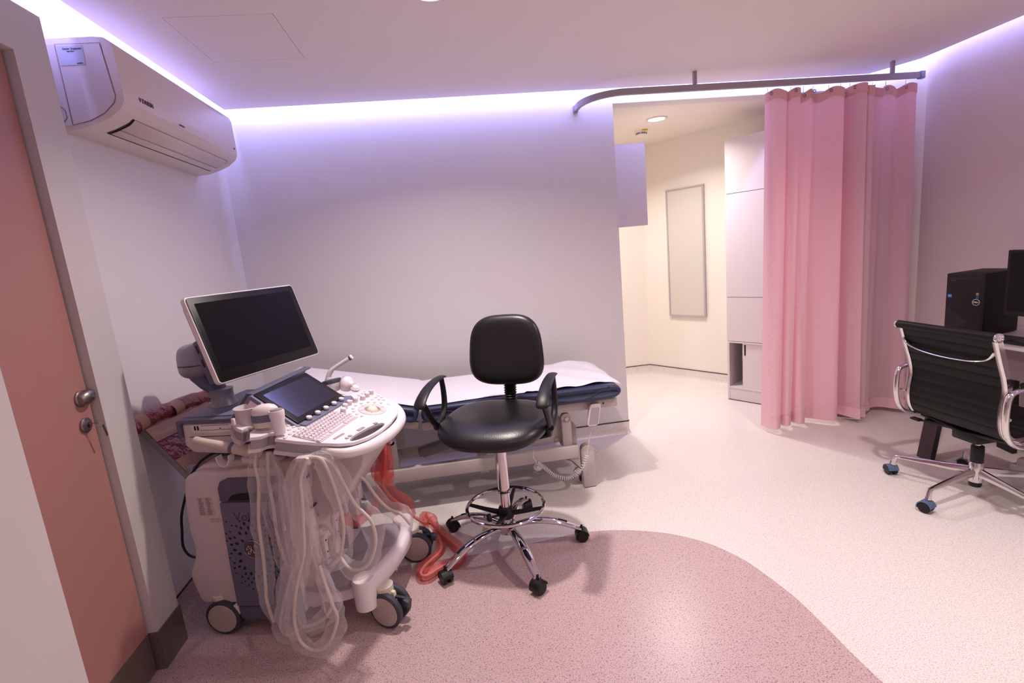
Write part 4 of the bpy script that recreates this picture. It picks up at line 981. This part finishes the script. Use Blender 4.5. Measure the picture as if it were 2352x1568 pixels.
# slate ledge and its five knobs
lg_ = holed([(-.040, .106), (-.036, .062), (.30, .060), (.318, .078), (.300, .106)], None, .0005, .006, 'knob_ledge', M['slate'])
for a in (.013, .070, .127, .186, .242): knob(a, .0825, M['slate2'], M['machw'])
for a, b_ in ((.147, .019), (.190, .035), (.232, .040), (.275, .036), (.313, .022), (.355, .024), (.393, .024)): knob(a, b_, M['mach'], M['machw'])
o = deckobj(MB().lathe([(.033, 0), (.033, .003), (.036, .0045), (.053, .0045), (.057, .002), (.057, 0)], n=44), 'ring_control', M['mach'], .232, -.064)
b = MB()
for k in range(6): b.box((.045*cos(k*pi/3+.4), .045*sin(k*pi/3+.4), .0048), (.016, .0012, .0004), Matrix.Rotation(k*pi/3+.4, 3, 'Z'))
b.obj('ring_division', M['ink'], o, kind='stuff')
deckobj(MB().lathe([(0, -.002), (.010, .006), (.018, .007), (.022, .003), (.022, 0)], n=32) if 0 else MB().lathe([(.0225, 0), (.0205, .006), (.015, .011), (.008, .0135), (0, .0145)], n=32), 'trackball', M['ball'], .232, -.064)
deckobj(MB().box((0, 0, .001), (.058, .009, .002), bev=.0008), 'console_badge', M['mgrey'], -.054, -.080, rz=-.09)
for a, b_, w_ in ((-.056, -.112, .012), (-.034, -.112, .014), (.038, -.116, .040), (.112, -.138, .018)):
    deckobj(MB().box((0, 0, .001), (w_, .012, .003), bev=.001), 'handle_button', M['mgrey'], a, b_, rz=-.12)
# touch panel wedge
YT = R(84.2); tc = V((.431, .153, .935)); Q_ = V((-A_.y, A_.x, 0))
def W_(a, q, z): return tc+A_*a+Q_*q+V((0, 0, z))
wp = [(-.093, -.0665), (.083, .0560), (.092, .0575), (.101, .052), (.178, -.035), (.178, -.11), (-.093, -.11)]
b = MB(); b.prism(wp, lambda q, z: W_(-.172, q, z), lambda q, z: W_(.172, q, z), bev=.005); tw = b.obj('touch_housing', M['slate'], us)
b = MB(); b.prism([(-.055, -.055), (.087, .040), (.165, -.045), (.165, -.105), (-.055, -.105)], lambda q, z: W_(-.1745, q, z), lambda q, z: W_(-.171, q, z), bev=.001); b.obj('housing_cheek', M['mach'], tw)
b = MB(); b.prism([(-.01, -.040), (.076, .014), (.110, -.025), (.110, -.07), (.0, -.07)], lambda q, z: W_(-.1755, q, z), lambda q, z: W_(-.173, q, z)); b.obj('cheek_recess', mat('brown_recess', '5b4d50', .6), tw)
tR = Matrix.Rotation(YT, 3, 'Z') @ Matrix.Rotation(R(-55.7), 3, 'X')
def tpan(name, w_, h_, y0, y1, m, par, bev=.001, dz=0, r_=.006):
    b = MB(); b.prism(rrect(w_, h_, r_, 3), lambda a, c: tc+tR @ V((a, y0, c+dz)), lambda a, c: tc+tR @ V((a, y1, c+dz)), bev=bev); return b.obj(name, m, par)
tg = tpan('touch_glass', .323, .202, -.004, .004, M['bezel'], tw)
tpan('touch_display', .272, .158, -.0052, -.0035, M['touch'], tg, 0, .0)
# monitor on its arm
mo = MB(); mo.prism(rrect(.530, .345, .016, 4), lambda a, c: (a, -.004, c), lambda a, c: (a, .020, c), bev=.004); mon = mo.obj('monitor', M['machw'], us); mon.location = (.219, .279, 1.201); mon.rotation_euler = (R(-16.8), 0, R(75.5))
b = MB(); b.prism(rrect(.520, .335, .012, 4), lambda a, c: (a, -.0055, c), lambda a, c: (a, -.003, c), bev=.0005); b.obj('monitor_bezel', M['bezel'], mon)
b = MB(); b.prism(rrect(.466, .270, .002, 2), lambda a, c: (a, -.0062, c+.008), lambda a, c: (a, -.005, c+.008)); b.obj('screen', M['screen'], mon)
b = MB(); b.prism(rrect(.512, .330, .03, 4), lambda a, c: (a, .020, c), lambda a, c: (a*.985, .040, c*.985), bev=.005); bk = b.obj('monitor_back', M['slate2'], mon)
b = MB(); b.prism([(-.22, -.16), (-.262, -.16), (-.262, .01), (-.22, .02)], lambda a, c: (a, .022, c), lambda a, c: (a, .052, c), bev=.006); b.obj('button_strip', M['slate2'], mon)
for z in (-.02, -.075):
    b = MB(); b.box((-.2625, .036, z), (.002, .010, .030), bev=.0008); b.obj('side_button', M['gap'], mon)
b = MB(); pillow(b, sup(.150, .155, .6, 32, .82), lambda x, y, t: V((-.045+t, .237+x, 1.097+y*.95)), .13, ((0, 1, 1), (.5, .98, .98), (.72, .92, .92), (.86, .78, .78), (.94, .58, .58), (.985, .32, .32), (1, 0, 0))); hb = b.obj('arm_shell', M['silver'], us, ang=60)
b = MB(); b.prism([(.237+x*1.006, -.045+y) for x, y in rrect(.150, .129, .05, 6)], lambda a, c: (c, a, 1.083), lambda a, c: (c, a, 1.085)); b.obj('shell_seam', M['gap'], hb)
b = MB(); rs = []
for (cx, cy, cz, rx, ry) in ((-.045, .24, 1.055, .055, .062), (-.03, .235, 1.02, .050, .055), (.005, .225, .985, .045, .045), (.035, .215, .965, .036, .040), (.05, .212, .945, .03, .034)):
    rs.append([V((cx+rx*cos(a), cy+ry*sin(a), cz)) for a in [2*pi*k/24 for k in range(24)]])
b.loft(rs); b.obj('arm_neck', M['slate2'], us, ang=60)
b = MB(); b.box((.09, .27, 1.11), (.22, .07, .05), Matrix.Rotation(R(14), 3, 'Z'), bev=.01); b.obj('monitor_hinge', M['slate2'], us)
b = MB(); b.lathe([(.056, 0), (.055, .004), (.047, .016), (.043, .035), (.043, .055), (.045, .068), (.0, .068)], (.055, .205, .908), n=36); b.obj('arm_base', M['silver'], us, ang=50)
b = MB(); b.lathe([(.056, 0), (.056, .0015), (0, .0015)], (.055, .205, .9085), n=36); b.obj('base_seam', M['gap'], us)
# cup and probes resting in the console (held things of their own)
def ring_up(mb, c, rx, ry, zs, rz=0, n=28):
    c = V(c); rs = []
    for z, s_ in zs: rs.append([c+V((cos(rz)*rx*s_*cos(q)-sin(rz)*ry*s_*sin(q), sin(rz)*rx*s_*cos(q)+cos(rz)*ry*s_*sin(q), z)) for q in [2*pi*k/n for k in range(n)]])
    mb.loft(rs)
def us_world(p):
    p = V(p); return Matrix.Rotation(R(-13), 3, 'Z') @ p+V((-1.085, 1.943, 0))
cp_ = D(-.085, .252)
b = MB(); b.lathe([(.040, -.03), (.043, -.02), (.046, .052), (.049, .056), (.044, .057), (.040, .04), (.038, -.02), (0, -.02)], cp_, n=36, cap=False); b.obj('gel_cup', M['mach'], us, ang=50)
MB().box(D(-.150, .262)+V((0, -.003, .02)), (.012, .010, .026), bev=.003).obj('cup_clip', M['machw'], us)
bp = D(-.114, .158); pr = thing('convex_probe', 'large cream ultrasound probe with blue band standing in the console holder', 'ultrasound probe', us_world(bp), R(-13), 'ultrasound probes in the console holders')
for nm, m, zs in (('probe_body', M['cream'], ((.0135, .94), (.018, .95), (.034, .98))), ('blue_band', M['slate'], ((.034, 1.04), (.038, 1.06), (.055, 1.06), (.060, 1.03))), ('probe_head', M['machw'], ((.060, 1.0), (.066, 1.0), (.076, .93), (.085, .76), (.091, .45), (.093, .1)))):
    b = MB(); ring_up(b, (0, 0, 0), .045, .029, zs, R(20)); b.obj(nm, m, pr, ang=60)
bp = D(-.140, .090); pr = thing('linear_probe', 'slim white ultrasound probe standing nearest the keyboard edge', 'ultrasound probe', us_world(bp), R(-13), 'ultrasound probes in the console holders')
b = MB(); ring_up(b, (0, 0, 0), .023, .018, ((.0075, .80), (.02, .84), (.05, .9), (.07, 1.05), (.088, 1.1), (.092, 1.04)), R(35)); b.obj('probe_body', M['machw'], pr, ang=60)
b = MB(); ring_up(b, (0, 0, 0), .020, .014, ((.0915, 1), (.097, .95), (.098, .6)), R(35), 20); b.obj('probe_face', M['mgrey'], pr, ang=60)
g0 = V((.338, .545, .868)); pr = thing('pencil_probe', 'angled white probe wand with grey tip rising behind the touch panel', 'ultrasound probe', us_world(g0), R(-13), 'ultrasound probes in the console holders')
b = MB(); b.lathe([(.018, 0), (.022, .03), (.017, .06), (.014, .07)], (.0, 0, -.02), (.2, 0, 1), n=20); b.tube([(.010, .0, .045), (.020, .002, .068), (.034, .006, .083), (.06, .012, .098), (.10, .020, .118), (.118, .023, .127)], [.013, .0125, .0105, .0095, .0105, .0115], n=16)
b.obj('wand', M['machw'], pr, ang=60)
b = MB(); b.cyl((.118, .023, .127), (.124, .0242, .130), .0118, n=18); b.mi = 1; b.cyl((.124, .0242, .130), (.132, .026, .134), .0122, n=18, bev=.002); b.obj('tip_band', [M['ink'], M['machw']], pr)
g1 = V((.405, .465, .896)); pr = thing('round_probe', 'round white probe head with dark rim lying behind the panel corner', 'ultrasound probe', us_world(g1), R(-13), 'ultrasound probes in the console holders')
b = MB(); b.lathe([(0, -.035), (.025, -.03), (.040, -.005), (.042, .008)], (0, 0, 0), (-.15, .1, 1), n=32); b.obj('probe_shell', M['machw'], pr, ang=60)
b = MB(); b.lathe([(.0425, .008), (.0432, .012), (.0425, .024), (.038, .026), (0, .024)], (0, 0, 0), (-.15, .1, 1), n=32); b.obj('dark_rim', M['ink'], pr, ang=60)
g2 = V((.472, .462, .890)); pr = thing('disc_probe', 'upright white disc shaped probe with grey edge behind the right knobs', 'ultrasound probe', us_world(g2), R(-13), 'ultrasound probes in the console holders')
b = MB(); b.lathe([(.034, -.006), (.036, .0), (.034, .014), (.026, .024), (.016, .03), (.014, .045), (0, .048)], (0, 0, .008), (.9, -.25, -.12), n=32); b.obj('probe_shell', M['machw'], pr, ang=60)
b = MB(); b.lathe([(0, -.013), (.030, -.013), (.0345, -.010), (.0345, -.006)], (0, 0, .008), (.9, -.25, -.12), n=32); b.obj('grey_edge', M['mgrey'], pr, ang=60)
b = MB(); b.lathe([(.020, 0), (.022, .008), (.014, .02), (0, .024)], (.045, -.015, -.02), (.4, -.1, 1), n=20); b.obj('strain_relief', M['machw'], pr)
# probe lying in the side holder
sp0 = V((.30, -.035, .795)); pr = thing('side_probe', 'long cream probe with blue collar lying in the side holder', 'ultrasound probe', us_world(sp0), R(-13), 'ultrasound probes in the console holders')
def sloc(u_, v_, z): return V((u_, v_, z))-sp0
ax_ = (V((.335, -.03, .780))-V((.079, -.02, .840))).normalized(); st_ = V((.079, -.02, .840))-sp0
b = MB(); b.lathe([(0, 0), (.010, .0005), (.0145, .006), (.0135, .05), (.0155, .10), (.0155, .155), (.020, .157), (.0215, .165), (.0215, .25), (.016, .27), (.006, .275)], st_, ax_, n=24); b.obj('probe_body', M['cream'], pr, ang=50)
b = MB(); b.lathe([(.0215, .153), (.0228, .155), (.0228, .166), (.0215, .168)], st_, ax_, n=24); b.obj('blue_collar', M['slate'], pr)
b = MB(); rs = []
for i in range(9):
    q = pi*(.02+i/8*1.0); rs.append([V((.198-.026*cos(q), -.03+w_, .778-.040*sin(q)))+V((-.0, 0, 0))*0+V((cos(q), 0, sin(q)))*t for w_, t in ((-.016, -.002), (.016, -.002), (.016, .002), (-.016, .002))])
b.loft(rs); b.obj('side_holder', M['machw'], us, ang=50)
b = MB(); b.cyl((.245, .0, .748), (.300, -.0, .742), .0165, n=20, bev=.006); b.obj('swivel_peg', M['machw'], us)
MB().cyl((.56, -.145, .79), (.60, -.150, .785), .012, n=16, bev=.004).obj('cable_hook', M['machw'], us)
MB().box((.575, -.08, .795), (.05, .16, .02), bev=.006).obj('hook_bracket', M['mach'], us)
# rear handle wrapped in red bubble wrap and tape
b = MB(); hb_ = smooth([(-.195, -.005, .886), (-.205, .06, .893), (-.21, .20, .897), (-.21, .34, .895), (-.205, .45, .886)], 8); rr = [.0315+.0015*sin(i*.6)+.0012*sin(i*1.3) for i in range(len(hb_))]; rr[0] = .020
b.tube(hb_, rr, n=18); b.obj('wrapped_handle', M['redwrap'], us, ang=70)
b = MB(); b.tube([p for p in hb_], .022, n=12); b.obj('handle_core', mat('dark_red_core', '5e222b', .6), us)
for v0, v1, t in ((.028, .075, 0), (.205, .262, .0)):
    b = MB(); b.tube([(-.204, v0, .889), (-.207, (v0+v1)/2, .892), (-.208, v1, .895)], .0350, n=20, cap=False); b.obj('tape_band', M['tape'], us, ang=70)
def hq(s_, v_, off=0): # s 0..1 down the slanting handle frame
    return V((-.195+.165*s_, v_, .862-.215*s_))+V((.79, 0, .61))*off
def hpatch(name, s0, s1, v0, v1, m, off):
    b = MB(); b.loft([[hq(s_, v0, off), hq(s_, v1, off), hq(s_, v1, off-.004), hq(s_, v0, off-.004)] for s_ in (s0, (s0+s1)/2, s1)], sm=False); return b.obj(name, m, us)
hpatch('red_wrap_panel', .0, .93, .050, .40, M['redwrap'], .016)
for s0, s1 in ((.03, .27), (.64, .90)): hpatch('tape_band', s0, s1, .046, .404, M['tape'], .022)
for v_ in (.060, .385):
    b = MB(); b.loft([[hq(s_, v_+w_, t) for w_, t in ((-.013, .012), (.013, .012), (.013, -.012), (-.013, -.012))] for s_ in (0, 1.0)], sm=False); b.box((-.024, v_, .655), (.03, .026, .10), bev=.003); b.obj('handle_post', M['silver'], us)
MB().box((-.227, .165, .915), (.02, .055, .003), Matrix.Rotation(R(-40), 3, 'Y')).obj('white_sticker', M['label'], us)
# mains lead
b = MB(); b.tube(smooth([(-.03, .02, .62), (-.075, .02, .52), (-.10, .03, .44), (-.115, .035, .37), (-.10, .04, .325), (-.06, .05, .305)], 8), .005, n=8); b.tube(smooth([(-.02, .04, .67), (.02, .06, .72), (.08, .07, .75), (.16, .08, .76)], 6), .005, n=8); b.obj('mains_lead', M['blackpl'], us)
# cables and their clear sleeves
rg = random.Random(11)
def cable(name, pts, off=None, r=.0062, k=8):
    P = smooth([V(p) for p in pts], k); b = MB(); b.tube(P, r, n=10); return b.obj(name, M['cable'], us, ang=80), P
def sleeve(name, P, r, m=None, par=None, flat=.55, seed=1, s0=0, s1=1, push=0):
    n_ = len(P); P = P[int(s0*n_):max(int(s0*n_)+3, int(s1*n_))]; b = MB(); rs = []; rq = random.Random(seed); prev = None; m_ = 22
    ph = [rq.uniform(0, 6.28) for _ in range(6)]
    for i, p in enumerate(P):
        d = (P[min(i+1, len(P)-1)]-P[max(i-1, 0)]).normalized(); x = V((.55, -.84, 0)).cross(d) if abs(d.z) < .99 or True else V((1, 0, 0))
        if x.length < .1: x = prev or V((1, 0, 0))
        x.normalize()
        if prev and x.dot(prev) < 0: x = -x
        prev = x; y = d.cross(x).normalized(); t = i/len(P); env = min(1, .45+4*t, .45+4*(1-t)); R0 = r*env*(1+.10*sin(i*.45+ph[0])+.16*sin(i*.19+ph[1])); ring = []
        for q in range(m_):
            a = 2*pi*q/m_; cr = 1+.10*sin(2*a+i*.11+ph[2])+.08*sin(5*a-i*.13+ph[3])+.04*sin(7*a+i*.5+ph[4])+.03*sin(3*a+i*.9+ph[5])
            ring.append(p+(x*cos(a)*R0+y*sin(a)*R0*flat)*cr+x*push)
        rs.append(ring)
    b.loft(rs, cap=False); return b.obj(name, m or M['film'], par or us, ang=180)
CB = {
 'c1': [(.386, -.11, .83), (.376, -.12, .767), (.377, -.12, .703), (.352, -.12, .575), (.345, -.12, .509), (.339, -.12, .408), (.326, -.12, .294), (.320, -.12, .236), (.329, -.12, .147)],
 'c2': [(.419, -.10, .81), (.402, -.10, .708), (.401, -.10, .600), (.395, -.10, .495), (.401, -.10, .410), (.42, -.11, .364), (.45, -.13, .30)],
 'c3': [(.410, -.08, .80), (.433, -.08, .735), (.424, -.08, .66), (.416, -.08, .583), (.42, -.09, .50)],
 'A': [(.592, -.15, .800), (.548, -.15, .778), (.520, -.14, .717), (.494, -.13, .587), (.472, -.13, .452), (.452, -.13, .381), (.405, -.13, .269), (.372, -.13, .178), (.362, -.13, .125), (.380, -.13, .101), (.408, -.13, .107), (.445, -.13, .130), (.502, -.13, .147), (.551, -.13, .181), (.577, -.13, .227), (.572, -.13, .278), (.548, -.13, .357), (.535, -.13, .434), (.541, -.13, .532), (.539, -.14, .612), (.552, -.15, .716), (.570, -.155, .797)],
 'B': [(.600, -.165, .806), (.567, -.17, .735), (.559, -.17, .659), (.544, -.17, .545), (.528, -.17, .450), (.486, -.17, .343), (.455, -.17, .232), (.448, -.17, .159), (.457, -.17, .107), (.489, -.17, .074), (.532, -.17, .074), (.576, -.17, .118), (.606, -.17, .180), (.612, -.17, .214), (.603, -.17, .253), (.592, -.17, .314), (.57, -.155, .40)],
 'C': [(.585, -.15, .800), (.625, -.14, .795), (.641, -.13, .759), (.653, -.12, .681), (.664, -.12, .586), (.662, -.12, .511), (.638, -.12, .425), (.605, -.12, .382), (.56, -.11, .366), (.53, -.06, .36)],
 'D': [(.60, -.14, .80), (.650, -.11, .765), (.678, -.10, .680), (.708, -.10, .600), (.734, -.10, .567), (.759, -.10, .528), (.765, -.10, .463), (.745, -.10, .398), (.713, -.10, .354), (.669, -.10, .341), (.638, -.09, .347), (.600, -.06, .368), (.55, .0, .36)],
 'E': [(.500, .02, .45), (.540, -.06, .492), (.564, -.09, .513), (.591, -.10, .517), (.608, -.10, .490), (.607, -.10, .435), (.609, -.10, .412)],
 'F': [(.60, .19, .57), (.619, .20, .539), (.652, .20, .475), (.698, .20, .416), (.749, .20, .389), (.775, .22, .33)]}
SL = {'c1': (.026, 0, 1), 'c2': (.030, .0, 1), 'c3': (.016, 0, .9), 'A': (.030, .02, .98), 'B': (.032, .02, 1), 'C': (.032, .05, .95), 'D': (.032, .03, .93), 'E': (.018, .1, .9), 'F': (.032, .15, 1)}
for i, (k_, pts) in enumerate(CB.items()):
    o, P = cable('probe_cable', pts); r_, s0, s1 = SL[k_]; sleeve('cable_sleeve', P, r_, par=o, seed=i+1, s0=s0, s1=s1)
P = smooth([V((.44, -.12, .70)), V((.47, -.13, .55)), V((.455, -.13, .42)), V((.42, -.13, .30)), V((.405, -.13, .20)), V((.42, -.13, .12))], 8); sleeve('loose_sleeve', P, .040, seed=31, flat=.25)
P = smooth([V((.57, -.15, .78)), V((.52, -.15, .64)), V((.50, -.15, .50)), V((.49, -.15, .36)), V((.50, -.15, .22)), V((.51, -.15, .12))], 8); sleeve('loose_sleeve', P, .040, seed=32, flat=.22)
P = smooth([V((.405, -.10, .80)), V((.412, -.10, .76)), V((.41, -.10, .71)), V((.405, -.10, .66))], 8); sleeve('loose_sleeve', P, .030, seed=33, flat=.5)
# red wrapped cable: hangs behind the console column, then snakes over the floor
def wl(u_, v_, z): return us_world((u_, v_, z))
REDTOP = [wl(.650, .44, .79), wl(.636, .44, .70), wl(.624, .44, .605), wl(.612, .44, .52), wl(.588, .45, .44), wl(.570, .48, .38), wl(.575, .54, .29), wl(.60, .61, .20), wl(.625, .66, .12), wl(.68, .69, .06)]
rc = [*REDTOP, V((-.285, 2.565, .045)), V((-.240, 2.535, .030)), V((-.215, 2.47, .026)), V((-.185, 2.39, .026)), V((-.125, 2.287, .026)), V((-.085, 2.19, .026)), V((-.105, 2.125, .026)), V((-.170, 2.115, .026)), V((-.243, 2.062, .026)), V((-.275, 2.077, .026)), V((-.262, 2.135, .026)), V((-.190, 2.235, .026)), V((-.192, 2.33, .026)), V((-.225, 2.42, .03))]
rt = thing('red_wrapped_cable', 'cable in shiny red plastic hanging from the machine and looping over the floor', 'cable', tuple(V((-.17, 2.05, 0))))
off = V((-.17, 2.05, 0)); RP = smooth([p-off for p in rc], 8)
b = MB(); b.tube(RP, .0065, n=10); b.obj('inner_cable', mat('pink_cable', 'e3a9a2', .4), rt, ang=80)
n_ = len(RP)
sleeve('red_sleeve', RP, .025, M['redfilm'], rt, .9, 5, .36, 1)
sleeve('red_sleeve', RP, .026, M['redfilm'], rt, .6, 6, .0, .18)
sleeve('red_sleeve', RP, .042, M['redfilm'], rt, .75, 7, .10, .36)
P = smooth([V(wl(.575, .46, .50))-off, V(wl(.56, .47, .47))-off, V(wl(.56, .50, .43))-off, V(wl(.60, .54, .38))-off], 8); sleeve('red_bow', P, .030, M['redfilm'], rt, .6, 8)
P = smooth([V(wl(.56, .05, .47))-off, V(wl(.60, .12, .41))-off, V(wl(.60, .25, .38))-off, V(wl(.59, .37, .38))-off], 8); sleeve('red_bow', P, .022, M['redfilm'], rt, .5, 9)
